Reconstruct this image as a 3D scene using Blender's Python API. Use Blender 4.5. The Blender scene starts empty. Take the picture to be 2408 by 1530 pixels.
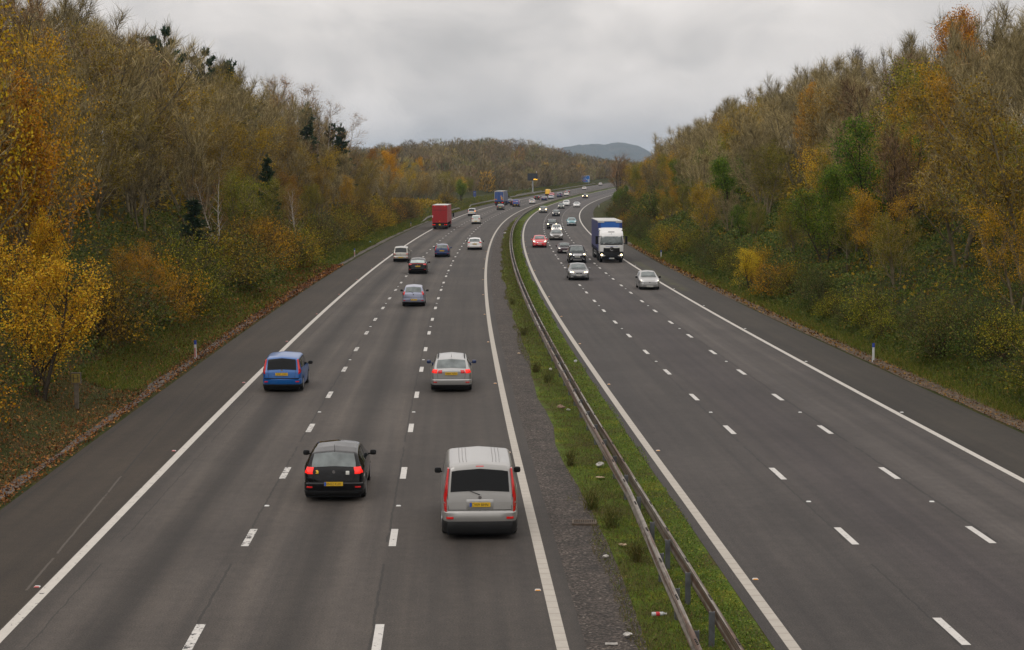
# Motorway in a wooded cutting on an overcast autumn day, seen from an overbridge.
import bpy, math, random
import numpy as np
from mathutils import Vector, Matrix

SC = bpy.context.scene
COL = SC.collection
R = math.radians
PI = math.pi

# ------------------------------------------------------------------ road alignment
# The whole motorway follows one curve: x = road_x(y) at the inner edge line of the left carriageway.
KY = [-200, 0, 20, 40, 60, 80, 100, 130, 160, 190, 220, 250, 280, 310, 340, 370, 400, 440, 480, 520, 560, 600, 650, 700,
      750, 800, 850, 900, 960, 1040, 1150, 1300, 1600, 7000]
KC = [9.4, 2.1, 1.4, .66, -.07, -.73, -1.32, -2.02, -2.52, -2.81, -2.9, -2.8, -2.48, -1.94, -1.13, -.03, 1.38, 3.78,
      6.76, 10.3, 14.34, 18.78, 24.81, 31.28, 38.18, 45.51, 53.05, 60.9, 70.5, 84, 103, 128, 160, 200]
KYn, KCn = np.array(KY, float), np.array(KC, float)
_m = np.gradient(KCn, KYn)


def road_x(y):
    y = np.asarray(y, float)
    i = np.clip(np.searchsorted(KYn, y) - 1, 0, len(KYn) - 2)
    h = KYn[i + 1] - KYn[i]
    t = np.clip((y - KYn[i]) / h, 0, 1)
    a = (1 + 2 * t) * (1 - t) ** 2
    b = t * (1 - t) ** 2
    c = t * t * (3 - 2 * t)
    d = t * t * (t - 1)
    return a * KCn[i] + b * h * _m[i] + c * KCn[i + 1] + d * h * _m[i + 1]


def slope(y):
    return float((road_x(y + 3) - road_x(y - 3)) / 6)


def road_z(y):
    y = np.asarray(y, float)
    z = 8.5e-6 * np.clip(y - 160, 0, 740) ** 2
    return z + np.clip(y - 900, 0, 500) * 0.0126 + np.clip(y - 1400, 0, 4000) * .001


# offsets (metres, across) of the main lines
LS, LE, LL1, LL2, LI = -14.4, -11.05, -7.22, -3.59, 0.0
RI, RL1, RL2, RE, RS = 4.46, 7.85, 11.29, 14.96, 18.05


def sstep(a, b, x):
    t = np.clip((np.asarray(x, float) - a) / (b - a), 0, 1)
    return t * t * (3 - 2 * t)


def vnoise(x, y, s=1.0, seed=0):
    """cheap smooth value noise, vectorised"""
    x = np.asarray(x, float) / s + seed * 17.13
    y = np.asarray(y, float) / s - seed * 9.7
    xi, yi = np.floor(x), np.floor(y)
    fx, fy = x - xi, y - yi
    fx, fy = fx * fx * (3 - 2 * fx), fy * fy * (3 - 2 * fy)
    h = lambda a, b: np.modf(np.abs(np.sin(a * 127.1 + b * 311.7) * 43758.5453))[0]
    return (h(xi, yi) * (1 - fx) + h(xi + 1, yi) * fx) * (1 - fy) + (h(xi, yi + 1) * (1 - fx) + h(xi + 1, yi + 1) * fx) * fy


LBY = [-200, 60, 230, 290, 345, 420, 700, 1000, 2000]
LBH = [11, 11, 11, 8, 3.5, 1.8, 1.5, 1.5, 1.5]
RBY = [-200, 60, 250, 320, 400, 470, 540, 640, 900, 2000]
RBH = [10, 11, 13, 11.5, 7.5, 4.2, 2.2, 1.5, 1, 1]


def ground_z(off, y):
    off = np.asarray(off, float)
    y = np.asarray(y, float)
    z = road_z(y)
    dl, dr = LS - off, off - RS
    hl, hr = np.interp(y, LBY, LBH), np.interp(y, RBY, RBH)
    z = z + hl * np.clip((dl - 2.2) / (hl / .5 + .01), 0, 1) ** 1.0
    z = z + hr * np.clip((dr - 2.0) / (hr / .5 + .01), 0, 1) ** 1.0
    z = z + .02 * np.clip(dl - 25, 0, 100) + .015 * np.clip(dr - 30, 0, 200)
    # low wooded hill beyond the bend, then open ridges
    z = z + 12 * np.exp(-((y - 980) / 240) ** 2) * sstep(22, 60, dl) * (1 - .6 * sstep(70, 160, dl))
    z = z - 4 * sstep(1150, 1500, y)
    z = z + (vnoise(off, y, 6, 1) - .5) * .35 * (sstep(1.5, 5, dl) + sstep(1.5, 5, dr))
    inside = (off > LS + .01) & (off < RS - .01)
    return np.where(inside, z - .07, z - .012)


def pt(off, y, dz=0.0):
    return Vector((float(road_x(y)) + off, y, float(ground_z(off, y)) + dz))


def rpt(off, y, dz=0.0):
    return Vector((float(road_x(y)) + off, y, float(road_z(y)) + dz))


# ------------------------------------------------------------------ objects
def link(o, parent=None):
    COL.objects.link(o)
    if parent is not None:
        o.parent = parent
    return o


def tag(o, label=None, cat=None, group=None, kind=None):
    if label:
        o['label'] = label
    if cat:
        o['category'] = cat
    if group:
        o['group'] = group
    if kind:
        o['kind'] = kind
    return o


def empty(name, loc=(0, 0, 0), rz=0.0, sc=1.0):
    o = bpy.data.objects.new(name, None)
    o.empty_display_size = .2
    o.location = loc
    o.rotation_euler = (0, 0, rz)
    o.scale = (sc, sc, sc)
    return link(o)


def mesh_np(name, V, F, uv=None, smooth=False):
    """V (n,3); F (m,k) constant k."""
    V = np.asarray(V, np.float32)
    F = np.asarray(F, np.int32)
    me = bpy.data.meshes.new(name)
    me.vertices.add(len(V))
    me.vertices.foreach_set('co', V.ravel())
    k = F.shape[1]
    me.loops.add(F.size)
    me.loops.foreach_set('vertex_index', F.ravel())
    me.polygons.add(len(F))
    me.polygons.foreach_set('loop_start', np.arange(len(F), dtype=np.int32) * k)
    me.polygons.foreach_set('loop_total', np.full(len(F), k, np.int32))
    if uv is not None:
        l = me.uv_layers.new(name='UVMap')
        l.data.foreach_set('uv', np.asarray(uv, np.float32)[F.ravel()].ravel())
    me.update(calc_edges=True)
    if smooth:
        me.polygons.foreach_set('use_smooth', np.ones(len(F), bool))
    return me


def obj_me(name, me, mat=None, parent=None):
    if mat is not None and not me.materials:
        me.materials.append(mat)
    return link(bpy.data.objects.new(name, me), parent)


class G:
    """collects simple solids and links them as ONE mesh"""
    def __init__(s):
        s.v, s.f = [], []

    def add(s, v, f):
        n = len(s.v)
        s.v += [tuple(p) for p in v]
        s.f += [tuple(i + n for i in q) for q in f]
        return s

    def box(s, x0, x1, y0, y1, z0, z1, c=0.0):
        """box, with the four long vertical edges chamfered by c"""
        if c <= 0:
            pl = [(x0, y0), (x1, y0), (x1, y1), (x0, y1)]
        else:
            pl = [(x0 + c, y0), (x1 - c, y0), (x1, y0 + c), (x1, y1 - c), (x1 - c, y1), (x0 + c, y1), (x0, y1 - c), (x0, y0 + c)]
        return s.prism([(x, y, z0) for x, y in pl], [(x, y, z1) for x, y in pl])

    def prism(s, a, b):
        n = len(a)
        f = [tuple(range(n))[::-1], tuple(range(n, 2 * n))]
        f += [(i, (i + 1) % n, n + (i + 1) % n, n + i) for i in range(n)]
        return s.add(list(a) + list(b), f)

    def tube(s, p, q, r0, r1=None, n=8):
        p, q = Vector(p), Vector(q)
        r1 = r0 if r1 is None else r1
        d = (q - p).normalized()
        u = d.orthogonal().normalized()
        w = d.cross(u)
        a = [p + (u * math.cos(2 * PI * i / n) + w * math.sin(2 * PI * i / n)) * r0 for i in range(n)]
        b = [q + (u * math.cos(2 * PI * i / n) + w * math.sin(2 * PI * i / n)) * r1 for i in range(n)]
        return s.prism(a, b)

    def lathe_y(s, c, prof, n=20):
        """rings around the y axis at centre c; prof = [(y, r)]"""
        v, f = [], []
        for y, r in prof:
            for i in range(n):
                a = 2 * PI * i / n
                v.append((c[0] + r * math.cos(a), c[1] + y, c[2] + r * math.sin(a)))
        for k in range(len(prof) - 1):
            for i in range(n):
                j = (i + 1) % n
                f.append((k * n + i, k * n + j, (k + 1) * n + j, (k + 1) * n + i))
        f.append(tuple(range(n)))
        f.append(tuple(range((len(prof) - 1) * n, len(prof) * n))[::-1])
        return s.add(v, f)

    def grid(s, rows, close=False):
        m = len(rows[0])
        v = [p for r in rows for p in r]
        f = []
        for i in range(len(rows) - 1):
            for j in range(m - 1 + (1 if close else 0)):
                k = (j + 1) % m
                f.append((i * m + j, i * m + k, (i + 1) * m + k, (i + 1) * m + j))
        return s.add(v, f)

    def build(s, name, mat, parent=None, smooth=None, fix=True):
        me = bpy.data.meshes.new(name)
        me.from_pydata(s.v, [], s.f)
        me.validate()
        if fix:
            import bmesh
            bm = bmesh.new()
            bm.from_mesh(me)
            bmesh.ops.recalc_face_normals(bm, faces=bm.faces)
            bm.to_mesh(me)
            bm.free()
        if smooth is not None:
            me.polygons.foreach_set('use_smooth', np.ones(len(me.polygons), bool))
            me.set_sharp_from_angle(angle=R(smooth))
        me.update()
        return obj_me(name, me, mat, parent)


_font_cache = {}


def text_shape(s):
    """outline of a line of lettering as flat polygons, height about 1"""
    if s in _font_cache:
        return _font_cache[s]
    cu = bpy.data.curves.new('lettering', 'FONT')
    cu.body = s
    cu.size = 1.0
    cu.resolution_u = 2
    cu.align_x = 'CENTER'
    o = bpy.data.objects.new('lettering', cu)
    COL.objects.link(o)
    dg = bpy.context.evaluated_depsgraph_get()
    me = o.evaluated_get(dg).to_mesh()
    v = [tuple(p.co) for p in me.vertices]
    f = [tuple(p.vertices) for p in me.polygons]
    o.evaluated_get(dg).to_mesh_clear()
    bpy.data.objects.remove(o)
    bpy.data.curves.remove(cu)
    _font_cache[s] = (v, f)
    return v, f


def lettering(s, frame, size, mat, parent, name='lettering', width=None, squash=1.0):
    """frame: 4x4 whose x is the reading direction and z the facing side"""
    v, f = text_shape(s)
    w = max(p[0] for p in v) - min(p[0] for p in v)
    kx = size * squash if width is None else width / w
    vv = [frame @ Vector((p[0] * kx, p[1] * size, 0)) for p in v]
    g = G().add(vv, f)
    return g.build(name, mat, parent, fix=False)


def copy_tree(o, parent=None):
    c = o.copy()
    COL.objects.link(c)
    c.parent = parent
    for ch in list(o.children):
        copy_tree(ch, c)
    return c


# ------------------------------------------------------------------ materials
def new_mat(name):
    m = bpy.data.materials.new(name)
    m.use_nodes = True
    nt = m.node_tree
    return m, nt, nt.nodes['Principled BSDF']


def N(nt, typ, **kw):
    n = nt.nodes.new(typ)
    for k, v in kw.items():
        setattr(n, k, v)
    return n


def ramp(nt, stops):
    r = nt.nodes.new('ShaderNodeValToRGB')
    e = r.color_ramp.elements
    while len(e) < len(stops):
        e.new(.5)
    for i, (p, c) in enumerate(stops):
        e[i].position = p
        e[i].color = (*c, 1)
    return r


def math_n(nt, op, a, b=None, clamp=False):
    n = nt.nodes.new('ShaderNodeMath')
    n.operation = op
    n.use_clamp = clamp
    for i, x in enumerate((a, b)):
        if x is None:
            continue
        if isinstance(x, (int, float)):
            n.inputs[i].default_value = x
        else:
            nt.links.new(x, n.inputs[i])
    return n.outputs[0]


def mix_c(nt, fac, a, b, mode='MIX'):
    n = nt.nodes.new('ShaderNodeMix')
    n.data_type = 'RGBA'
    n.blend_type = mode
    for i, x in ((0, fac), (6, a), (7, b)):
        if isinstance(x, (int, float)):
            n.inputs[i].default_value = x
        elif isinstance(x, tuple):
            n.inputs[i].default_value = (*x, 1)
        else:
            nt.links.new(x, n.inputs[i])
    return n.outputs[2]


def noise(nt, vec, scale, detail=4, rough=.55, dist=0.0):
    n = nt.nodes.new('ShaderNodeTexNoise')
    n.inputs['Scale'].default_value = scale
    n.inputs['Detail'].default_value = detail
    n.inputs['Roughness'].default_value = rough
    n.inputs['Distortion'].default_value = dist
    if vec is not None:
        nt.links.new(vec, n.inputs['Vector'])
    return n.outputs['Fac']


def coord(nt, kind='Object', scale=None):
    t = nt.nodes.new('ShaderNodeTexCoord').outputs[kind]
    if scale is None:
        return t
    mp = nt.nodes.new('ShaderNodeMapping')
    mp.inputs['Scale'].default_value = scale
    nt.links.new(t, mp.inputs['Vector'])
    return mp.outputs[0]


def bump(nt, bs, h, dist, strength=.6):
    b = nt.nodes.new('ShaderNodeBump')
    b.inputs['Strength'].default_value = strength
    b.inputs['Distance'].default_value = dist
    nt.links.new(h, b.inputs['Height'])
    nt.links.new(b.outputs[0], bs.inputs['Normal'])


def plain(name, col, rough=.6, metal=0.0, coat=0.0, var=.12, scale=6.0, emit=0.0, ecol=None):
    """a slightly uneven plain surface"""
    m, nt, bs = new_mat(name)
    bs.inputs['Roughness'].default_value = rough
    bs.inputs['Metallic'].default_value = metal
    bs.inputs['Coat Weight'].default_value = coat
    bs.inputs['Coat Roughness'].default_value = .05
    if var > 0:
        f = noise(nt, coord(nt), scale, 4)
        r = ramp(nt, [(.3, tuple(c * (1 - var) for c in col)), (.7, tuple(min(1, c * (1 + var)) for c in col))])
        nt.links.new(f, r.inputs[0])
        nt.links.new(r.outputs[0], bs.inputs['Base Color'])
    else:
        bs.inputs['Base Color'].default_value = (*col, 1)
    if emit > 0:
        bs.inputs['Emission Color'].default_value = (*(ecol or col), 1)
        bs.inputs['Emission Strength'].default_value = emit
    return m


def leaf_mat(name, stops, hue=.03, val=.35, trans=.35, rough=.6):
    """each leaf takes its own tone (random per island), each plant a slight shift (object random)"""
    m, nt, bs = new_mat(name)
    g = N(nt, 'ShaderNodeNewGeometry')
    r = ramp(nt, stops)
    nt.links.new(g.outputs['Random Per Island'], r.inputs[0])
    oi = N(nt, 'ShaderNodeObjectInfo')
    hs = N(nt, 'ShaderNodeHueSaturation')
    hs.inputs['Saturation'].default_value = 1.0
    nt.links.new(math_n(nt, 'ADD', math_n(nt, 'MULTIPLY', math_n(nt, 'SUBTRACT', oi.outputs['Random'], .5), hue), .5), hs.inputs['Hue'])
    rv = math_n(nt, 'FRACT', math_n(nt, 'MULTIPLY', oi.outputs['Random'], 7.31))
    nt.links.new(math_n(nt, 'ADD', math_n(nt, 'MULTIPLY', rv, val), 1 - val / 2), hs.inputs['Value'])
    nt.links.new(r.outputs[0], hs.inputs['Color'])
    nt.links.new(hs.outputs[0], bs.inputs['Base Color'])
    bs.inputs['Roughness'].default_value = rough
    bs.inputs['Specular IOR Level'].default_value = .15
    if trans > 0:
        tr = N(nt, 'ShaderNodeBsdfTranslucent')
        nt.links.new(hs.outputs[0], tr.inputs['Color'])
        mx = N(nt, 'ShaderNodeMixShader')
        mx.inputs[0].default_value = trans
        nt.links.new(bs.outputs[0], mx.inputs[1])
        nt.links.new(tr.outputs[0], mx.inputs[2])
        nt.links.new(mx.outputs[0], nt.nodes['Material Output'].inputs['Surface'])
    return m


M = {}
# ------------------------------------------------------------------ camera, sky, sun
cam_d = bpy.data.cameras.new('camera')
cam = bpy.data.objects.new('camera', cam_d)
COL.objects.link(cam)
cam.location = (0, 0, 9.06)
cam.rotation_euler = (R(90) - math.atan(350 / 3925), 0, 0)
cam_d.sensor_width = 36
cam_d.lens = 36 * 3925 / 2408
cam_d.clip_start = .5
cam_d.clip_end = 20000
SC.camera = cam

SUN_EL, SUN_AZ = R(42), R(-150)          # behind the camera, to the left, above the cloud
w = bpy.data.worlds.new('World')
SC.world = w
w.use_nodes = True
nt = w.node_tree
bg = nt.nodes['Background']
sky = N(nt, 'ShaderNodeTexSky')
sky.sky_type = 'NISHITA'
sky.sun_disc = False
sky.sun_elevation = SUN_EL
sky.sun_rotation = SUN_AZ
sky.air_density = 1.5
sky.dust_density = 3
gen = N(nt, 'ShaderNodeTexCoord').outputs['Generated']
sep = N(nt, 'ShaderNodeSeparateXYZ')
nt.links.new(gen, sep.inputs[0])
zz = math_n(nt, 'MAXIMUM', sep.outputs[2], 0.0)
# stratocumulus: soft stretched patches, squeezed towards the horizon
mp = N(nt, 'ShaderNodeMapping')
mp.inputs['Scale'].default_value = (1, 1, 1.9)
mp.inputs['Location'].default_value = (1.7, .35, .12)
nt.links.new(gen, mp.inputs['Vector'])
n1 = noise(nt, mp.outputs[0], 13, 6, .52, .5)
n2 = noise(nt, mp.outputs[0], 4.5, 3, .5, .4)
cl = math_n(nt, 'ADD', math_n(nt, 'MULTIPLY', n1, .55), math_n(nt, 'MULTIPLY', n2, .45))
cr = ramp(nt, [(.34, (4.9, 4.70, 4.58)), (.43, (5.8, 5.52, 5.34)), (.52, (6.8, 6.42, 6.15)), (.60, (7.5, 7.08, 6.78))])
nt.links.new(cl, cr.inputs[0])
# an overcast sky is brighter towards the zenith
lift = math_n(nt, 'ADD', math_n(nt, 'MULTIPLY', zz, 1.35), 1.05)
comb = N(nt, 'ShaderNodeCombineXYZ')
for i in range(3):
    nt.links.new(lift, comb.inputs[i])
cloud = mix_c(nt, 1.0, cr.outputs[0], comb.outputs[0], 'MULTIPLY')
full = mix_c(nt, .965, sky.outputs[0], cloud)
nt.links.new(full, bg.inputs['Color'])
bg.inputs['Strength'].default_value = .1

sun_d = bpy.data.lights.new('sun', 'SUN')
sun_d.energy = 0.6
sun_d.angle = R(25)
sun_d.color = (1, .96, .9)
sun = bpy.data.objects.new('sun', sun_d)
COL.objects.link(sun)
sv = Vector((math.sin(SUN_AZ) * math.cos(SUN_EL), math.cos(SUN_AZ) * math.cos(SUN_EL), math.sin(SUN_EL)))
sun.rotation_euler = (-sv).to_track_quat('-Z', 'Y').to_euler()
sun.location = (0, -50, 80)

SC.view_settings.view_transform = 'Standard'
SC.view_settings.look = 'None'
SC.view_settings.exposure = 0.0
SC.view_settings.gamma = 1.0
SC.cycles.max_bounces = 6
SC.cycles.diffuse_bounces = 2
SC.cycles.glossy_bounces = 3
SC.cycles.transparent_max_bounces = 8
SC.cycles.volume_bounces = 0
SC.cycles.use_denoising = True
SC.cycles.denoising_prefilter = 'ACCURATE'
SC.cycles.denoising_input_passes = 'RGB_ALBEDO_NORMAL'
SC.cycles.volume_step_rate = 4

# ------------------------------------------------------------------ ground
def earth_mat():
    m, nt, bs = new_mat('earth_grass_and_leaf_litter')
    o = coord(nt)
    a = ramp(nt, [(.30, (.024, .028, .009)), (.48, (.040, .050, .013)), (.62, (.060, .048, .018)), (.75, (.070, .040, .013))])
    nt.links.new(noise(nt, o, .35, 6, .65), a.inputs[0])
    b = ramp(nt, [(.35, (.35, .35, .35)), (.7, (1.6, 1.5, 1.25))])
    nt.links.new(noise(nt, o, 9, 5, .7), b.inputs[0])
    c = mix_c(nt, 1.0, a.outputs[0], b.outputs[0], 'MULTIPLY')
    nt.links.new(c, bs.inputs['Base Color'])
    bs.inputs['Roughness'].default_value = .95
    bs.inputs['Specular IOR Level'].default_value = .12
    bump(nt, bs, noise(nt, o, 7, 5, .7), .12, .8)
    return m


M['earth'] = earth_mat()
offs = [-6000, -3000, -1500, -900, -600, -420, -300, -220, -160, -120, -95, -76, -62, -52, -46, -42, -38, -35, -32, -30, -28, -26, -24,
        -22.5, -21, -20, -19, -18, -17, -16.2, -15.4, -14.9, -14.45, -14.3, -8, 0, 1, 2, 3, 4, 10, 17.95, 18.1, 18.6, 19.2, 20, 21, 22, 23, 24, 26, 28,
        30, 32, 35, 38, 42, 46, 50, 56, 64, 75, 95, 120, 160, 220, 300, 420, 600, 900, 1500, 3000, 6000]
ys = np.concatenate([np.arange(-120, 20, 10), np.arange(20, 160, 2.5), np.arange(160, 420, 5), np.arange(420, 1000, 12), np.arange(1000, 2000, 50), np.arange(2000, 12000, 400)])
oo, yy = np.meshgrid(np.array(offs, float), ys)
V = np.stack([road_x(yy) + oo, yy, ground_z(oo, yy)], -1).reshape(-1, 3)
nx = len(offs)
idx = np.arange((len(ys) - 1) * nx).reshape(-1, nx)[:, :-1].ravel()
F = np.stack([idx, idx + 1, idx + nx + 1, idx + nx], 1)
ground = obj_me('ground', mesh_np('ground', V, F, smooth=True), M['earth'])
tag(ground, 'leaf-strewn earth and rough grass of the cutting and the country beyond', kind='structure')


def strip(name, o0, o1, mat, label, y0=-60, y1=1300, dz=0.0, step=None, cols=2, wob=None, kind='structure', zfun=None):
    """a sheet that follows the road between two offsets; uv = (offset, distance) in metres"""
    yv = np.concatenate([np.arange(y0, min(200, y1), 4.0), np.arange(max(200, y0), y1 + .1, 8.0)]) if step is None else np.arange(y0, y1 + .1, step)
    t = np.linspace(0, 1, cols)
    a, b = np.full(len(yv), o0, float), np.full(len(yv), o1, float)
    if wob:
        a = a + (vnoise(yv, yv * 0, wob[1], 3) - .5) * wob[0] * wob[2] + (vnoise(yv, yv * 0, wob[1] / 4, 5) - .5) * wob[0] * wob[2] * .6
        b = b + (vnoise(yv, yv * 0, wob[1], 8) - .5) * wob[0] * wob[3] + (vnoise(yv, yv * 0, wob[1] / 4, 9) - .5) * wob[0] * wob[3] * .6
    oo = a[:, None] * (1 - t) + b[:, None] * t
    yy = np.repeat(yv[:, None], cols, 1)
    z = (road_z(yy) if zfun is None else zfun(oo, yy)) + dz
    V = np.stack([road_x(yy) + oo, yy, z], -1).reshape(-1, 3)
    idx = np.arange((len(yv) - 1) * cols).reshape(-1, cols)[:, :-1].ravel()
    F = np.stack([idx, idx + 1, idx + cols + 1, idx + cols], 1)
    uv = np.stack([oo, yy], -1).reshape(-1, 2)
    o = obj_me(name, mesh_np(name, V, F, uv=uv, smooth=True), mat)
    return tag(o, label, kind=kind)


def asphalt_mat(name, base, bands, seams, warm=0.0, stain=None):
    """worn asphalt: aggregate speckle, wheel-track bands along the lanes (uv.x metres across), joint cracks"""
    m, nt, bs = new_mat(name)
    uv = N(nt, 'ShaderNodeUVMap').outputs[0]
    sp = N(nt, 'ShaderNodeSeparateXYZ')
    nt.links.new(uv, sp.inputs[0])
    u, v = sp.outputs[0], sp.outputs[1]
    o = coord(nt)
    cr = N(nt, 'ShaderNodeValToRGB')
    u0, u1 = bands[0][0], bands[-1][0]
    cr.color_ramp.interpolation = 'B_SPLINE'
    e = cr.color_ramp.elements
    while len(e) < len(bands):
        e.new(.5)
    for i, (x, k) in enumerate(bands):
        e[i].position = (x - u0) / (u1 - u0)
        k = k if isinstance(k, tuple) else (k, k, k)
        e[i].color = tuple(b * q for b, q in zip(base, k)) + (1,)
    wv = N(nt, 'ShaderNodeMapping')
    wv.inputs['Scale'].default_value = (.25, .02, 1)
    nt.links.new(uv, wv.inputs['Vector'])
    wob = math_n(nt, 'MULTIPLY', math_n(nt, 'SUBTRACT', noise(nt, wv.outputs[0], 1.0, 3), .5), .5)
    uu = math_n(nt, 'ADD', u, wob)
    nt.links.new(math_n(nt, 'DIVIDE', math_n(nt, 'SUBTRACT', uu, u0), u1 - u0), cr.inputs[0])
    col = cr.outputs[0]
    # long faint streaks and broad patches
    st = N(nt, 'ShaderNodeMapping')
    st.inputs['Scale'].default_value = (2.2, .035, 1)
    nt.links.new(uv, st.inputs['Vector'])
    r1 = ramp(nt, [(.3, (.78, .78, .79)), (.7, (1.22, 1.2, 1.17))])
    nt.links.new(noise(nt, st.outputs[0], 1.0, 4, .6), r1.inputs[0])
    col = mix_c(nt, 1.0, col, r1.outputs[0], 'MULTIPLY')
    r2 = ramp(nt, [(.35, (.84, .84, .84)), (.65, (1.17, 1.17, 1.16))])
    nt.links.new(noise(nt, o, .11, 4, .6), r2.inputs[0])
    col = mix_c(nt, 1.0, col, r2.outputs[0], 'MULTIPLY')
    r4 = ramp(nt, [(.3, (.84, .84, .84)), (.7, (1.17, 1.16, 1.15))])
    nt.links.new(noise(nt, o, 2.6, 5, .7), r4.inputs[0])
    col = mix_c(nt, 1.0, col, r4.outputs[0], 'MULTIPLY')
    # aggregate
    r3 = ramp(nt, [(.30, (.5, .5, .5)), (.5, (1, 1, 1)), (.72, (1.75, 1.7, 1.65))])
    nt.links.new(noise(nt, o, 26, 3, .75), r3.inputs[0])
    col = mix_c(nt, .95, col, mix_c(nt, 1.0, col, r3.outputs[0], 'MULTIPLY'))
    # joints and cracks along the lanes
    cn = N(nt, 'ShaderNodeMapping')
    cn.inputs['Scale'].default_value = (0, .6, 1)
    nt.links.new(uv, cn.inputs['Vector'])
    cw = math_n(nt, 'MULTIPLY', math_n(nt, 'SUBTRACT', noise(nt, cn.outputs[0], 1.0, 5, .7), .5), .22)
    tot = None
    brk = math_n(nt, 'GREATER_THAN', noise(nt, cn.outputs[0], .35, 4, .7), .44)
    for s0, wd in seams:
        d = math_n(nt, 'ABSOLUTE', math_n(nt, 'SUBTRACT', math_n(nt, 'ADD', u, cw), s0))
        k = math_n(nt, 'MULTIPLY', math_n(nt, 'LESS_THAN', d, wd), brk)
        tot = k if tot is None else math_n(nt, 'MAXIMUM', tot, k)
    if tot is not None:
        col = mix_c(nt, math_n(nt, 'MULTIPLY', tot, .55), col, (.012, .012, .012))
    if stain:
        col = stain(nt, col, u, v, o)
    nt.links.new(col, bs.inputs['Base Color'])
    bs.inputs['Roughness'].default_value = .82
    bs.inputs['Specular IOR Level'].default_value = .35
    bump(nt, bs, noise(nt, o, 26, 3, .75), .012, .5)
    return m


def lane_bands(c, k, dark=.64, light=1.5):
    return [(c - 1.75, .95 * k), (c - 1.05, light * k), (c - .8, light * k), (c - .2, dark * k), (c + .2, dark * k), (c + .85, light * k), (c + 1.1, light * k)]


lb = [(-11.4, .9)] + lane_bands(-9.1, 1.0) + lane_bands(-5.4, 1.03) + lane_bands(-1.8, .98, .92, 1.06) + [(.8, .72)]
M['asphalt_left'] = asphalt_mat('asphalt_left_carriageway', (.044, .038, .0335), lb, [(-10.35, .018), (-7.3, .03), (-3.72, .03)])
rb = [(3.6, .72), (4.7, .88)] + [(5.3, .95), (6.1, .93), (7.6, .95)] + [(8.6, (1.0, .97, 1.0)), (9.5, (.9, .86, .93)), (10.4, (.98, .95, 1.0)), (11.2, (.9, .88, .9))] + \
     [(11.6, 1.2), (12.1, 1.6), (12.5, 1.5), (13.1, 1.05), (13.7, 1.4), (14.2, 1.35), (14.9, 1.0)]
M['asphalt_right'] = asphalt_mat('asphalt_right_carriageway', (.0435, .0385, .0360), rb, [(7.72, .025), (11.45, .04), (14.3, .018)])


def moss(nt, col, u, v, o):
    k = noise(nt, o, .5, 5, .7)
    d = math_n(nt, 'ABSOLUTE', math_n(nt, 'SUBTRACT', u, 15.9))
    band = math_n(nt, 'SUBTRACT', 1.0, math_n(nt, 'MULTIPLY', d, 1.5), True)
    along = math_n(nt, 'MULTIPLY', math_n(nt, 'GREATER_THAN', v, 132), math_n(nt, 'LESS_THAN', v, 178))
    f = math_n(nt, 'MULTIPLY', math_n(nt, 'MULTIPLY', band, along), math_n(nt, 'MULTIPLY', math_n(nt, 'SUBTRACT', k, .38, True), 3.5, True))
    return mix_c(nt, f, col, (.062, .060, .020))


def tar(nt, col, u, v, o):
    """a thin old paint trace that turns into a dark seam, drifting away from the edge line"""
    cn = N(nt, 'ShaderNodeMapping')
    cn.inputs['Scale'].default_value = (0, .5, 1)
    nt.links.new(N(nt, 'ShaderNodeUVMap').outputs[0], cn.inputs['Vector'])
    k = noise(nt, cn.outputs[0], 1.0, 4, .7)
    wv = math_n(nt, 'MULTIPLY', math_n(nt, 'SUBTRACT', k, .5), .10)
    path = math_n(nt, 'ADD', math_n(nt, 'MULTIPLY', math_n(nt, 'SUBTRACT', v, 36.5), .047), math_n(nt, 'ADD', u, 11.5))
    d = math_n(nt, 'ABSOLUTE', math_n(nt, 'ADD', path, wv))
    ln = math_n(nt, 'MULTIPLY', math_n(nt, 'LESS_THAN', d, .028), math_n(nt, 'GREATER_THAN', k, .40))
    ln = math_n(nt, 'MULTIPLY', ln, math_n(nt, 'LESS_THAN', v, 74))
    pale = math_n(nt, 'MULTIPLY', ln, math_n(nt, 'MULTIPLY', math_n(nt, 'LESS_THAN', v, 50), math_n(nt, 'GREATER_THAN', v, 36)))
    dark = math_n(nt, 'MULTIPLY', ln, math_n(nt, 'GREATER_THAN', v, 50))
    col = mix_c(nt, math_n(nt, 'MULTIPLY', pale, .40), col, (.15, .132, .115))
    return mix_c(nt, math_n(nt, 'MULTIPLY', dark, .6), col, (.014, .013, .014))


M['shoulder_left'] = asphalt_mat('asphalt_left_shoulder', (.032, .0245, .0175), [(-14.6, .85), (-13.4, 1.05), (-12.4, 1.0), (-11.6, .95), (-11.0, .8)], [(-14.2, .03)], stain=tar)
M['shoulder_right'] = asphalt_mat('asphalt_right_shoulder', (.031, .0262, .0205), [(14.9, .75), (15.6, .95), (16.6, 1.08), (18.1, .9)], [(17.6, .02)], stain=moss)
strip('left_carriageway_road', -11.2, .46, M['asphalt_left'], 'three worn grey asphalt lanes carrying traffic away', cols=8)
strip('left_hard_shoulder', -14.42, -11.2, M['shoulder_left'], 'darker brown hard shoulder beside the left lanes', cols=3)
strip('right_carriageway_road', 4.08, 15.1, M['asphalt_right'], 'three purplish grey asphalt lanes of oncoming traffic', cols=8)
strip('right_hard_shoulder', 15.1, 18.07, M['shoulder_right'], 'dark mossy hard shoulder beside the right lanes', cols=3)


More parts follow.
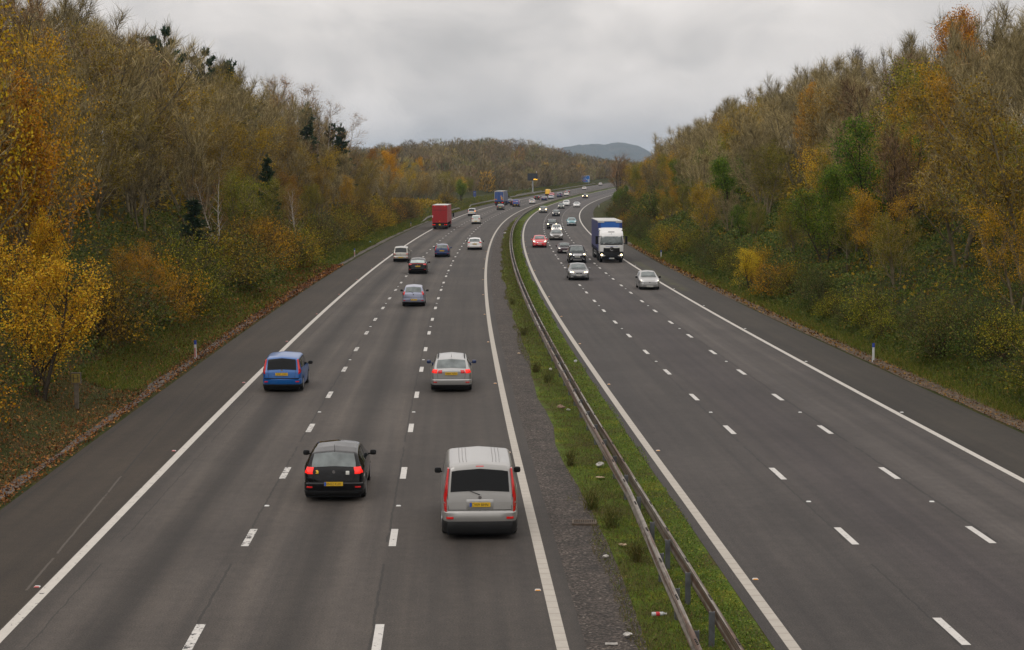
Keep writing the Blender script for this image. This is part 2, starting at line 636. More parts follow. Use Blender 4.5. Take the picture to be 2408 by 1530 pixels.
def gravel_mat(name, stops, scale, litter=None):
    m, nt, bs = new_mat(name)
    o = coord(nt)
    vo = N(nt, 'ShaderNodeTexVoronoi')
    vo.inputs['Scale'].default_value = scale
    nt.links.new(o, vo.inputs['Vector'])
    r = ramp(nt, stops)
    nt.links.new(math_n(nt, 'FRACT', math_n(nt, 'MULTIPLY', vo.outputs['Color'], 1.0)), r.inputs[0])
    b = ramp(nt, [(.3, (.55, .55, .55)), (.7, (1.25, 1.22, 1.2))])
    nt.links.new(noise(nt, o, .9, 5, .65), b.inputs[0])
    c = mix_c(nt, 1.0, r.outputs[0], b.outputs[0], 'MULTIPLY')
    if litter:
        f = ramp(nt, [(litter[1], (0, 0, 0)), (litter[1] + .08, (1, 1, 1))])
        nt.links.new(noise(nt, o, 1.6, 6, .7), f.inputs[0])
        c = mix_c(nt, f.outputs[0], c, litter[0])
    nt.links.new(c, bs.inputs['Base Color'])
    bs.inputs['Roughness'].default_value = .9
    bump(nt, bs, vo.outputs['Distance'], .05, .9)
    return m


M['gravel_dark'] = gravel_mat('dark_gravel', [(0, (.016, .0125, .010)), (.5, (.040, .031, .025)), (.85, (.115, .094, .078)), (1, (.25, .215, .185))], 21)
M['gravel_pale'] = gravel_mat('pale_gravel', [(0, (.04, .036, .032)), (.5, (.095, .086, .076)), (1, (.22, .20, .18))], 11, ((.07, .038, .012), .50))
M['gravel_litter'] = gravel_mat('leafy_gravel', [(0, (.03, .022, .014)), (.5, (.075, .045, .022)), (1, (.19, .13, .08))], 10, ((.035, .04, .014), .55))


def moss_mat():
    m, nt, bs = new_mat('median_moss_and_grass')
    o = coord(nt)
    a = ramp(nt, [(.30, (.070, .050, .020)), (.44, (.070, .082, .016)), (.54, (.075, .115, .014)), (.66, (.14, .145, .014)), (.78, (.10, .07, .028))])
    nt.links.new(noise(nt, o, .55, 6, .6), a.inputs[0])
    b = ramp(nt, [(.3, (.4, .4, .4)), (.7, (1.5, 1.5, 1.4))])
    nt.links.new(noise(nt, o, 11, 5, .7), b.inputs[0])
    nt.links.new(mix_c(nt, 1.0, a.outputs[0], b.outputs[0], 'MULTIPLY'), bs.inputs['Base Color'])
    bs.inputs['Roughness'].default_value = .95
    bs.inputs['Specular IOR Level'].default_value = .12
    bump(nt, bs, noise(nt, o, 9, 5, .7), .08, .9)
    return m


M['moss'] = moss_mat()
strip('central_reservation_ground', .40, 4.12, M['moss'], 'mossy green ground of the central reservation', dz=-.012, cols=6)
strip('central_reservation_gravel', .46, 1.62, M['gravel_dark'], 'dark gravel margin of the central reservation', y1=900, dz=-.006, cols=5, wob=(.55, 9, 0, 1))
strip('left_verge_gravel', -15.25, -14.75, M['gravel_pale'], 'pale gravel drain along the left verge', y0=20, y1=330, dz=.006, step=1.5, cols=3, wob=(.5, 7, 1, .5), zfun=lambda o, y: ground_z(o, y) + .012)
strip('right_verge_gravel', 18.2, 19.3, M['gravel_litter'], 'leaf-strewn gravel along the right verge', y0=30, y1=330, dz=.006, step=1.5, cols=3, wob=(.5, 7, .4, 1), zfun=lambda o, y: ground_z(o, y) + .012)


# painted markings
def paint_mat(name, col, wear, rib=False):
    m, nt, bs = new_mat(name)
    uv = N(nt, 'ShaderNodeUVMap').outputs[0]
    o = coord(nt)
    b = ramp(nt, [(.3, tuple(c * .82 for c in col)), (.7, col)])
    nt.links.new(noise(nt, o, 3, 5, .7), b.inputs[0])
    c = b.outputs[0]
    if rib:
        sp = N(nt, 'ShaderNodeSeparateXYZ')
        nt.links.new(uv, sp.inputs[0])
        fr = math_n(nt, 'FRACT', math_n(nt, 'MULTIPLY', sp.outputs[1], 2.0))
        k = math_n(nt, 'LESS_THAN', fr, .10)
        c = mix_c(nt, math_n(nt, 'MULTIPLY', k, .5), c, (.22, .19, .16))
        bump(nt, bs, k, .01, .5)
    if wear < 1:
        f = ramp(nt, [(wear, (0, 0, 0)), (wear + .03, (1, 1, 1))])
        nt.links.new(noise(nt, o, 5.5, 5, .7), f.inputs[0])
        c = mix_c(nt, f.outputs[0], c, (.045, .042, .04))
    nt.links.new(c, bs.inputs['Base Color'])
    bs.inputs['Roughness'].default_value = .7
    return m


M['paint_edge'] = paint_mat('white_edge_paint', (.50, .47, .425), .62)
M['paint_rib'] = paint_mat('ribbed_edge_paint', (.40, .365, .315), .72, rib=True)
M['paint_dash'] = paint_mat('white_dash_paint', (.54, .52, .49), .61)
M['paint_worn'] = paint_mat('worn_dash_paint', (.54, .52, .49), .535)


def line(name, off, wd, mat, label, y1=1200):
    return strip(name, off - wd / 2, off + wd / 2, mat, label, y0=10, y1=y1, dz=.004)


line('left_outer_edge_line_marking', LE, .24, M['paint_edge'], 'solid white edge line between left lanes and hard shoulder')
line('left_inner_edge_line_marking', LI, .24, M['paint_rib'], 'ribbed cream edge line beside the central gravel')
line('right_inner_edge_line_marking', RI, .24, M['paint_rib'], 'ribbed cream edge line beside the central grass')
line('right_outer_edge_line_marking', RE, .22, M['paint_edge'], 'solid white edge line between right lanes and hard shoulder')


def dashes(name, off, y0, pitch, wd, mat, label, y1=900, L=2.0):
    V, F, UV = [], [], []
    y = y0 - pitch
    while y < y1:
        for a, b in ((-1, -1), (1, -1), (1, 1), (-1, 1)):
            Y = y + b * L / 2
            V.append((float(road_x(Y)) + off + a * wd / 2, Y, float(road_z(Y)) + .004))
            UV.append((off + a * wd / 2, Y))
        n = len(V)
        F.append((n - 4, n - 3, n - 2, n - 1))
        y += pitch
    o = obj_me(name, mesh_np(name, V, F, uv=UV), mat)
    return tag(o, label, kind='structure')


dashes('outer_lane_line_marking', LL1, 32.2, 9.18, .19, M['paint_worn'], 'flaking dashed lane line between first and second left lanes')
dashes('inner_lane_line_marking', LL2, 32.2, 9.18, .18, M['paint_dash'], 'clean dashed lane line between second and third left lanes')
dashes('oncoming_inner_lane_line_marking', RL1, 32.7, 8.87, .18, M['paint_dash'], 'dashed lane line between third and second oncoming lanes')
dashes('oncoming_outer_lane_line_marking', RL2, 32.9, 8.82, .18, M['paint_dash'], 'dashed lane line between second and first oncoming lanes')

# ------------------------------------------------------------------ far wooded hills
def hill_mat():
    m, nt, bs = new_mat('far_wood_canopy')
    o = coord(nt)
    a = ramp(nt, [(.3, (.035, .036, .02)), (.5, (.06, .055, .028)), (.7, (.085, .06, .028))])
    nt.links.new(noise(nt, o, .03, 6, .7), a.inputs[0])
    nt.links.new(a.outputs[0], bs.inputs['Base Color'])
    bs.inputs['Roughness'].default_value = 1
    return m


M['hill'] = hill_mat()


def hill(name, cx, cy, lx, ly, prof, base, label, lump=7.0, seed=0, k=1.0):
    """a lumpy wooded ridge; prof = [(t, height)] along its length"""
    xs = np.linspace(-1, 1, 220)
    yv = np.linspace(-1, 1, 50)
    X, Y = np.meshgrid(xs, yv)
    h = (np.interp(X, [p[0] for p in prof], [p[1] for p in prof]) + (18 - base)) * np.cos(np.clip(Y, -1, 1) * PI / 2) ** .8
    wx, wy = cx + X * lx, cy + Y * ly
    h = h + (vnoise(wx, wy, 14 * k, seed) + .6 * vnoise(wx, wy, 6 * k, seed + 1) + 1.2 * vnoise(wx, wy, 40 * k, seed + 3) - 1.2) * lump * np.clip(h / 12, 0, 1)
    V = np.stack([wx, wy, base + h], -1).reshape(-1, 3)
    n = len(xs)
    idx = np.arange((len(yv) - 1) * n).reshape(-1, n)[:, :-1].ravel()
    F = np.stack([idx, idx + 1, idx + n + 1, idx + n], 1)
    o = obj_me(name, mesh_np(name, V, F, smooth=False), M['hill'])
    return tag(o, label, kind='structure')


hill('far_hill', 480, 9000, 340, 600, [(-1, 0), (-.9, 45), (-.75, 112), (-.6, 142), (-.4, 154), (-.15, 156), (.05, 154), (.25, 166), (.45, 160), (.7, 130), (.85, 90), (1, 0)], 6,
     'hazy blue wooded hill on the horizon beyond the bend', lump=10, seed=2, k=2.6)
hill('far_ridge', -560, 7000, 620, 500, [(-1, 90), (-.3, 100), (.3, 96), (.55, 103), (.8, 84), (1, 0)], 8,
     'pale blue ridge on the horizon behind the left wood', lump=9, seed=6, k=2.2)
hill('far_valley_woods', 420, 4200, 700, 400, [(-1, 0), (-.5, 22), (0, 20), (.5, 24), (1, 0)], 6, 'misty woods low in the valley before the far hill', lump=9, seed=9, k=1.5)
# ------------------------------------------------------------------ vegetation meshes
def nrm(a):
    return a / np.maximum(np.linalg.norm(a, axis=-1, keepdims=True), 1e-9)


def poly_grow(rng, p, d, L, n, wander, up):
    P, D = [np.array(p, float)], []
    d = np.array(d, float)
    for i in range(n):
        d = d + rng.normal(0, wander, 3)
        d[2] += up
        d = d / np.linalg.norm(d)
        P.append(P[-1] + d * L / n)
        D.append(d)
    D.append(d)
    return np.array(P), np.array(D)


def tilt(rng, d, ang):
    """d turned by ang in a random direction"""
    r = rng.normal(0, 1, 3)
    r = r - d * np.dot(r, d)
    r /= np.linalg.norm(r) + 1e-9
    return d * math.cos(ang) + r * math.sin(ang)


class Soup:
    def __init__(s):
        s.V, s.F, s.n = [], [], 0

    def tubes(s, P, rad, k):
        """P (n,3) path, rad (n,) radii, k sides"""
        n = len(P)
        T = nrm(np.gradient(P, axis=0))
        a = np.cross(T, np.array([.31, .52, .79]))
        a = nrm(a)
        b = np.cross(T, a)
        ang = np.arange(k) * 2 * PI / k
        ring = P[:, None, :] + rad[:, None, None] * (a[:, None, :] * np.cos(ang)[None, :, None] + b[:, None, :] * np.sin(ang)[None, :, None])
        i = np.arange(n - 1)[:, None] * k
        j = np.arange(k)[None, :]
        f = np.stack([i + j, i + (j + 1) % k, i + k + (j + 1) % k, i + k + j], -1).reshape(-1, 4)
        s.V.append(ring.reshape(-1, 3))
        s.F.append(f + s.n)
        s.n += n * k

    def quads(s, Q):
        """Q (m,4,3)"""
        m = len(Q)
        if m == 0:
            return
        s.V.append(Q.reshape(-1, 3))
        s.F.append(np.arange(m * 4).reshape(m, 4) + s.n)
        s.n += m * 4

    def twigs(s, P, D, L, w0, rng, bend=.25, up=.15):
        """thin two-piece strips from P along D"""
        m = len(P)
        side = nrm(np.cross(D, rng.normal(0, 1, (m, 3))))
        mid = P + D * L[:, None] * .5 + rng.normal(0, 1, (m, 3)) * (L * bend * .22)[:, None]
        D2 = nrm(D + rng.normal(0, bend, (m, 3)) + np.array([0, 0, up]))
        tip = mid + D2 * L[:, None] * .5
        w = np.broadcast_to(np.asarray(w0, float), (m,))[:, None]
        s.quads(np.stack([P - side * w, P + side * w, mid + side * w * .7, mid - side * w * .7], 1))
        s.quads(np.stack([mid - side * w * .7, mid + side * w * .7, tip + side * w * .22, tip - side * w * .22], 1))
        return tip

    def leaves(s, P, size, rng, flat=.0, droop=0.0):
        m = len(P)
        a = nrm(rng.normal(0, 1, (m, 3)) + np.array([0, 0, -droop]))
        nn = rng.normal(0, 1, (m, 3)) + np.array([0, 0, flat])
        b = nrm(np.cross(nn, a))
        L = size * rng.uniform(.65, 1.25, m)[:, None]
        s.quads(np.stack([P, P + a * L * .5 + b * L * .34, P + a * L, P + a * L * .5 - b * L * .34], 1))

    def mesh(s, name, smooth=False):
        if not s.V:
            return None
        return mesh_np(name, np.concatenate(s.V), np.concatenate(s.F), smooth=smooth)


def skeleton(rng, H, stems=3, lean=.25, nb=13, nt_=8, bl=.36, ang=(.5, .95), up=.10, first=.22, r0=.10):
    """stems, limbs and twig roots of one broad-leaved tree"""
    wood, tw = Soup(), Soup()
    TP, TD = [], []
    for i in range(stems):
        az = 2 * PI * (i + rng.uniform(-.25, .25)) / stems
        ln = lean * rng.uniform(.5, 1.3) if stems > 1 else rng.uniform(0, .08)
        d = np.array([math.cos(az) * ln, math.sin(az) * ln, 1.0])
        P, D = poly_grow(rng, np.array([math.cos(az), math.sin(az), 0]) * (.12 if stems > 1 else 0) - np.array([0, 0, .3]), nrm(d), H * rng.uniform(.82, 1.0), 9, .07, .03)
        rad = r0 * (1 - np.linspace(0, 1, 10)) ** .8 * rng.uniform(.75, 1.1) + .012
        wood.tubes(P, rad, 6)
        for j in range(nb):
            t = first + (1 - first) * (j + rng.uniform(0, 1)) / nb
            k = min(int(t * 9), 8)
            p = P[k] + (P[k + 1] - P[k]) * (t * 9 - k)
            L = H * bl * (1.1 - .75 * t) * rng.uniform(.7, 1.25)
            P2, D2 = poly_grow(rng, p, tilt(rng, D[k], rng.uniform(*ang)), L, 6, .12, up)
            wood.tubes(P2, (rad[k] * .45 + .004) * np.linspace(1, .25, 7), 4)
            for q in range(nt_):
                u = .18 + .82 * (q + rng.uniform(0, 1)) / nt_
                m = min(int(u * 6), 5)
                p3 = P2[m] + (P2[m + 1] - P2[m]) * (u * 6 - m)
                L3 = L * .42 * rng.uniform(.6, 1.3) * (1.15 - .5 * u)
                P3, D3 = poly_grow(rng, p3, tilt(rng, D2[m], rng.uniform(.4, .9)), L3, 3, .14, up * 1.2)
                tw.tubes(P3, np.linspace(.017, .008, 4), 3)
                TP += [P3[1], P3[2], P3[3], (P3[2] + P3[3]) / 2]
                TD += [D3[1], D3[2], D3[3], D3[2]]
    return wood, tw, np.array(TP), np.array(TD)


def bare_tree(seed, H=10, fine=2, tl=1.0, **kw):
    rng = np.random.default_rng(seed)
    wood, tw, P, D = skeleton(rng, H, **kw)
    for _ in range(fine):
        m = len(P)
        d = nrm(D + rng.normal(0, .55, (m, 3)) + np.array([0, 0, .25]))
        L = rng.uniform(.45, 1.25, m) * tl
        tip = tw.twigs(P, d, L, .011, rng)
    return wood.mesh('limbs', True), tw.mesh('twigs')


def leafy_tree(seed, H=8, n=5200, size=.13, spread=.25, keep=.75, twig=1, **kw):
    """leaves gathered in sprays round the twig ends, with some twigs left bare"""
    rng = np.random.default_rng(seed)
    wood, tw, P, D = skeleton(rng, H, **kw)
    m = len(P)
    for _ in range(twig):
        d = nrm(D + rng.normal(0, .55, (m, 3)) + np.array([0, 0, .1]))
        tw.twigs(P, d, rng.uniform(.35, .95, m), .007, rng)
    on = np.arange(m)[rng.uniform(0, 1, m) < keep]
    c = rng.choice(on, n)
    t = rng.uniform(-.1, .9, n)[:, None]
    Q = P[c] + D[c] * t * .7 + rng.normal(0, spread, (n, 3)) * np.array([1, 1, .7])
    Q = Q[Q[:, 2] > .15]
    lv = Soup()
    lv.leaves(Q, size, rng, flat=.6, droop=.5)
    return wood.mesh('limbs', True), tw.mesh('twigs'), lv.mesh('leaves')


def conifer(seed, H=11, Rm=2.3, base=.12, pine=False):
    rng = np.random.default_rng(seed)
    wood, tw = Soup(), Soup()
    n = 10
    P = np.stack([rng.normal(0, .03, n + 1).cumsum(), rng.normal(0, .03, n + 1).cumsum(), np.linspace(-.3, H, n + 1)], 1)
    wood.tubes(P, np.linspace(.16, .02, n + 1), 6)
    z = H * base
    step = .62 if pine else .42
    while z < H - .1:
        t = (z / H - base) / (1 - base)
        nbr = rng.integers(4, 7)
        for i in range(nbr):
            if rng.uniform() < .14:
                continue
            az = rng.uniform(0, 2 * PI)
            L = Rm * ((1 - t) ** (.6 if pine else .8) + .10) * rng.uniform(.55, 1.2)
            el = (.25 + .5 * t) if pine else (-.12 + .5 * t)
            d = np.array([math.cos(az) * math.cos(el), math.sin(az) * math.cos(el), math.sin(el)])
            P2, D2 = poly_grow(rng, np.array([0, 0, z]), d, L, 5, .06, .06 if pine else .02)
            wood.tubes(P2, np.linspace(.03, .008, 6), 3)
            k = int(8 + L * (26 if pine else 28))
            u = rng.uniform(.25 if pine else .08, 1.0, k)
            ii = np.minimum((u * 5).astype(int), 4)
            p = P2[ii] + (P2[ii + 1] - P2[ii]) * (u * 5 - ii)[:, None]
            dd = nrm(D2[ii] * .7 + rng.normal(0, .5, (k, 3)) + np.array([0, 0, .55 if pine else -.1]))
            ll = rng.uniform(.22, .5, k) * (1.0 if pine else 1.1)
            side = nrm(np.cross(dd, rng.normal(0, 1, (k, 3))))
            wv = (.055 if pine else .07)
            tip = p + dd * ll[:, None]
            mid = p + dd * ll[:, None] * .55
            tw.quads(np.stack([p - side * wv * .4, mid - side * wv, tip, mid + side * wv], 1))
            side2 = np.cross(dd, side)
            tw.quads(np.stack([p - side2 * wv * .4, mid - side2 * wv, tip, mid + side2 * wv], 1))
        z += step * rng.uniform(.8, 1.25)
    # leader tuft
    k = 14
    p = np.array([[0, 0, H]]) + rng.normal(0, .08, (k, 3))
    tw.twigs(p, nrm(rng.normal(0, .35, (k, 3)) + np.array([0, 0, 1])), np.full(k, .45), .04, rng)
    return wood.mesh('trunk', True), tw.mesh('needles')


def bush(seed, Rb=1.6, H=2.0, n=2600, size=.085, twig=160):
    rng = np.random.default_rng(seed)
    tw, lv = Soup(), Soup()
    az = rng.uniform(0, 2 * PI, twig)
    el = rng.uniform(.25, 1.5, twig)
    d = np.stack([np.cos(az) * np.cos(el), np.sin(az) * np.cos(el), np.sin(el)], 1)
    tip = tw.twigs(rng.normal(0, .18, (twig, 3)) * np.array([1, 1, .2]), d, rng.uniform(.6, 1.15, twig) * (Rb * np.cos(el) + H * np.sin(el)) , .012, rng, bend=.35)
    d2 = nrm(rng.normal(0, 1, (twig * 2, 3)) + np.repeat(d, 2, 0))
    tw.twigs(np.repeat(tip, 2, 0) - np.repeat(d, 2, 0) * rng.uniform(0, .7, twig * 2)[:, None], d2, rng.uniform(.3, .7, twig * 2), .006, rng)
    # leaf clumps on a lumpy shell
    nc = 70
    az, el = rng.uniform(0, 2 * PI, nc), np.arcsin(rng.uniform(0.0, 1, nc))
    rr = rng.uniform(.55, 1.05, nc)
    c = np.stack([np.cos(az) * np.cos(el) * Rb * rr, np.sin(az) * np.cos(el) * Rb * rr, np.sin(el) * H * rr + .15], 1)
    k = rng.integers(0, nc, n)
    Q = c[k] + rng.normal(0, .22, (n, 3)) * Rb / 1.4
    Q = Q[Q[:, 2] > .03]
    lv.leaves(Q, size, rng, flat=.9, droop=.3)
    return tw.mesh('stems'), lv.mesh('leaves')


def bark(name, a, b, twig=False):
    m, nt, bs = new_mat(name)
    oi = N(nt, 'ShaderNodeObjectInfo')
    if twig:                                  # every twig its own tone
        f = N(nt, 'ShaderNodeNewGeometry').outputs['Random Per Island']
        r = ramp(nt, [(0, tuple(c * .38 for c in a)), (.45, a), (.8, b), (1, tuple(min(.9, c * 1.45) for c in b))])
    else:
        f = noise(nt, coord(nt), 3.0, 5, .7)
        r = ramp(nt, [(.3, a), (.7, b)])
    nt.links.new(f, r.inputs[0])
    k = math_n(nt, 'ADD', math_n(nt, 'MULTIPLY', oi.outputs['Random'], .7), .62)
    c = N(nt, 'ShaderNodeCombineXYZ')
    for i in range(3):
        nt.links.new(k, c.inputs[i])
    nt.links.new(mix_c(nt, 1.0, r.outputs[0], c.outputs[0], 'MULTIPLY'), bs.inputs['Base Color'])
    bs.inputs['Roughness'].default_value = .9
    bs.inputs['Specular IOR Level'].default_value = .12
    return m


M['bark'] = bark('bark_grey_brown', (.105, .085, .052), (.24, .20, .13))
M['bark_pale'] = bark('bark_birch', (.22, .20, .17), (.45, .42, .38))
M['bark_dark'] = bark('bark_dark', (.03, .024, .017), (.07, .055, .04))
M['twig'] = bark('twig_olive_grey', (.19, .150, .066), (.40, .325, .165), True)
M['twig_red'] = bark('twig_russet', (.14, .086, .042), (.28, .185, .10), True)
M['twig_dark'] = bark('twig_dark', (.05, .035, .016), (.11, .08, .04), True)
M['lf_yellow'] = leaf_mat('leaf_yellow', [(0, (0.302, 0.167, 0.012)), (.3, (0.635, 0.363, 0.018)), (.65, (0.850, 0.544, 0.030)), (.9, (0.850, 0.696, 0.046)), (1, (0.212, 0.227, 0.030))])
M['lf_orange'] = leaf_mat('leaf_orange', [(0, (0.134, 0.056, 0.007)), (.3, (0.403, 0.168, 0.009)), (.6, (0.582, 0.263, 0.011)), (.82, (0.717, 0.381, 0.020)), (1, (0.224, 0.202, 0.022))])
M['lf_amber'] = leaf_mat('leaf_amber', [(0, (0.115, 0.069, 0.007)), (.3, (0.333, 0.190, 0.009)), (.6, (0.506, 0.287, 0.011)), (.85, (0.667, 0.391, 0.018)), (1, (0.172, 0.184, 0.018))])
M['lf_rust'] = leaf_mat('leaf_rust', [(0, (.08, .03, .008)), (.35, (.20, .085, .014)), (.7, (.31, .135, .016)), (1, (.42, .22, .022))])
M['lf_brown'] = leaf_mat('leaf_brown', [(0, (0.069, 0.041, 0.008)), (.35, (0.184, 0.115, 0.011)), (.7, (0.310, 0.196, 0.014)), (.9, (0.460, 0.299, 0.016)), (1, (0.138, 0.149, 0.014))])
M['lf_olive'] = leaf_mat('leaf_olive', [(0, (0.044, 0.053, 0.007)), (.35, (0.119, 0.135, 0.013)), (.7, (0.237, 0.231, 0.016)), (.92, (0.425, 0.338, 0.018)), (1, (0.200, 0.100, 0.015))])
M['lf_green'] = leaf_mat('leaf_green', [(0, (0.032, 0.063, 0.006)), (.4, (0.079, 0.152, 0.011)), (.75, (0.137, 0.221, 0.015)), (1, (0.273, 0.304, 0.021))])
M['lf_bramble'] = leaf_mat('leaf_bramble', [(0, (0.026, 0.042, 0.009)), (.4, (0.064, 0.097, 0.015)), (.75, (0.116, 0.143, 0.026)), (.93, (0.176, 0.171, 0.039)), (1, (0.220, 0.099, 0.022))])
M['needle'] = leaf_mat('needle_dark_green', [(0, (.012, .028, .015)), (.5, (.032, .062, .032)), (1, (.065, .10, .042))], hue=.02, trans=.1)

KIND = {}
_kinds_root = []


def reg(kind, variants):
    KIND[kind] = variants


def set_mat(me, m):
    if me is not None and not me.materials:
        me.materials.append(m)
    return me


def bare_set(seeds, bm, tm, **kw):
    out = []
    for s in seeds:
        a, b = bare_tree(s, **kw)
        out.append([('trunk', set_mat(a, bm)), ('crown', set_mat(b, tm))])
    return out


def leaf_set(seeds, bm, tm, lm, **kw):
    out = []
    for s in seeds:
        a, b, c = leafy_tree(s, **kw)
        out.append([('trunk', set_mat(a, bm)), ('crown', set_mat(b, tm)), ('foliage', set_mat(c, lm))])
    return out


reg('bare', bare_set((1, 2, 3, 4), M['bark'], M['twig'], H=10, stems=3, nb=13, nt_=9, fine=3))
reg('bare_fan', bare_set((5, 6, 7), M['bark'], M['twig'], H=10, stems=5, lean=.34, nb=9, nt_=8, fine=3, up=.16, ang=(.35, .75)))
reg('bare_red', bare_set((8, 9), M['bark_dark'], M['twig_red'], H=10, stems=3, nb=13, nt_=8, fine=3))
reg('bare_ash', bare_set((11, 12), M['bark'], M['twig_dark'], H=11, stems=1, nb=22, nt_=7, fine=2, up=.2, r0=.15, bl=.4))
reg('birch', leaf_set((14, 15), M['bark_pale'], M['twig_red'], M['lf_rust'], H=10, n=1500, size=.10, stems=2, lean=.12, nb=16, nt_=7, bl=.26, up=.02))
reg('yellow', leaf_set((21, 22), M['bark_dark'], M['twig_dark'], M['lf_yellow'], H=7.5, first=.08, n=13000, size=0.105, stems=2, lean=.2, keep=.7))
reg('orange', leaf_set((23, 24, 25), M['bark'], M['twig_red'], M['lf_orange'], H=10, n=14350, size=0.119, stems=2, lean=.2, keep=.7))
reg('amber', leaf_set((26, 27, 28), M['bark'], M['twig'], M['lf_amber'], H=8, n=11900, size=0.098, stems=3, keep=.75))
reg('rust', leaf_set((29, 30), M['bark_dark'], M['twig_red'], M['lf_rust'], H=9, n=9100, size=0.105, stems=2, keep=.75))
reg('brown', leaf_set((31, 32, 33), M['bark'], M['twig'], M['lf_brown'], H=8, n=9800, size=0.098, stems=3, keep=.7, twig=2))
reg('olive', leaf_set((34, 35, 36), M['bark'], M['twig'], M['lf_olive'], H=8, n=11900, size=0.098, stems=3, keep=.8))
reg('green', leaf_set((37, 38), M['bark_dark'], M['twig_dark'], M['lf_green'], H=7, n=13125, size=0.119, stems=3, keep=.95, lean=.3))


def con_set(seeds, **kw):
    out = []
    for s in seeds:
        a, b = conifer(s, **kw)
        out.append([('trunk', set_mat(a, M['bark_dark'])), ('crown', set_mat(b, M['needle']))])
    return out


reg('spruce', con_set((41, 42), H=11, Rm=2.2))
reg('pine', con_set((43, 44), H=11, Rm=2.9, base=.22, pine=True))


def bush_set(seeds, lm, **kw):
    out = []
    for s in seeds:
        a, b = bush(s, **kw)
        out.append([('stems', set_mat(a, M['twig_dark'])), ('foliage', set_mat(b, lm))])
    return out


reg('bush_brown', bush_set((51, 52), M['lf_brown'], n=3600))
reg('bush_amber', bush_set((53, 54), M['lf_amber'], n=3600))
reg('bush_olive', bush_set((55, 56), M['lf_olive'], n=4000))
reg('bush_green', bush_set((57, 58), M['lf_bramble'], n=5000))
reg('bush_bare', bush_set((59, 60), M['lf_rust'], n=350, twig=420))

# how each kind is named and described: (object name, category, adjective phrase)
DESC = {
    'bare': ('bare_tree', 'tree', ['bare grey-brown twiggy tree', 'leafless tree with a rounded twig crown']),
    'bare_fan': ('bare_tree', 'tree', ['leafless many-stemmed fan-shaped tree', 'bare fan of pale upswept stems']),
    'bare_red': ('bare_tree', 'tree', ['bare reddish-brown twiggy tree', 'leafless russet-twigged tree']),
    'bare_ash': ('bare_tree', 'tree', ['bare single-stemmed dark-twigged tree', 'tall leafless dark-twigged tree']),
    'birch': ('birch_tree', 'tree', ['pale-stemmed birch with a few russet leaves', 'thin birch with sparse coppery leaves']),
    'yellow': ('yellow_tree', 'tree', ['bright yellow-leaved tree', 'golden yellow-leaved tree']),
    'orange': ('orange_tree', 'tree', ['vivid orange-leaved tree', 'orange autumn tree']),
    'amber': ('amber_tree', 'tree', ['amber-leaved tree', 'golden-brown autumn tree']),
    'rust': ('rust_tree', 'tree', ['rust-red leaved tree', 'deep russet-leaved tree']),
    'brown': ('brown_tree', 'tree', ['thinly leaved brown tree', 'half-bare brown-leaved tree']),
    'olive': ('olive_tree', 'tree', ['olive-green leaved tree', 'dull yellow-green tree']),
    'green': ('green_tree', 'tree', ['dense green-leaved tree', 'broad deep-green leafy tree']),
    'spruce': ('conifer_tree', 'tree', ['dark green pointed conifer', 'dark spire-shaped conifer']),
    'pine': ('pine_tree', 'tree', ['dark pine with tufted branches', 'ragged dark green pine']),
    'bush_brown': ('brown_bush', 'bush', ['brown-leaved bush', 'low brown autumn bush']),
    'bush_amber': ('amber_bush', 'bush', ['amber-leaved bush', 'low golden bush']),
    'bush_olive': ('olive_bush', 'bush', ['olive-green bush', 'low dull-green bush']),
    'bush_green': ('bramble_bush', 'bush', ['dark green bramble bush', 'rounded dark bramble clump']),
    'bush_bare': ('bare_bush', 'bush', ['bare twiggy bush', 'leafless tangled bush']),
}
PLANTS = []          # (root, kind, side, d, y)


def plant(kind, off, y, H, side, rng, label=None, sx=1.0, deep=0.0):
    v = KIND[kind][rng.integers(len(KIND[kind]))]
    h0 = {'yellow': 7.5, 'orange': 10, 'amber': 8, 'rust': 9, 'brown': 8, 'olive': 8, 'green': 7, 'spruce': 11, 'pine': 11, 'bare_ash': 11}.get(kind, 2.1 if 'bush' in kind else 10)
    s = H / h0
    nm, cat, ph = DESC[kind]
    root = empty(nm, pt(off, y, -deep), rng.uniform(0, 2 * PI), 1)
    root.scale = (s * sx, s * sx, s)
    for part, me in v:
        o = bpy.data.objects.new(part, me)
        link(o, root)
    root['category'] = cat
    PLANTS.append((root, kind, side, abs(off - (LS if side == 'left' else RS)), y, label, H))
    return root


def pick(rng, table):
    k = list(table)
    p = np.array([table[q] for q in k], float)
    return k[rng.choice(len(k), p=p / p.sum())]


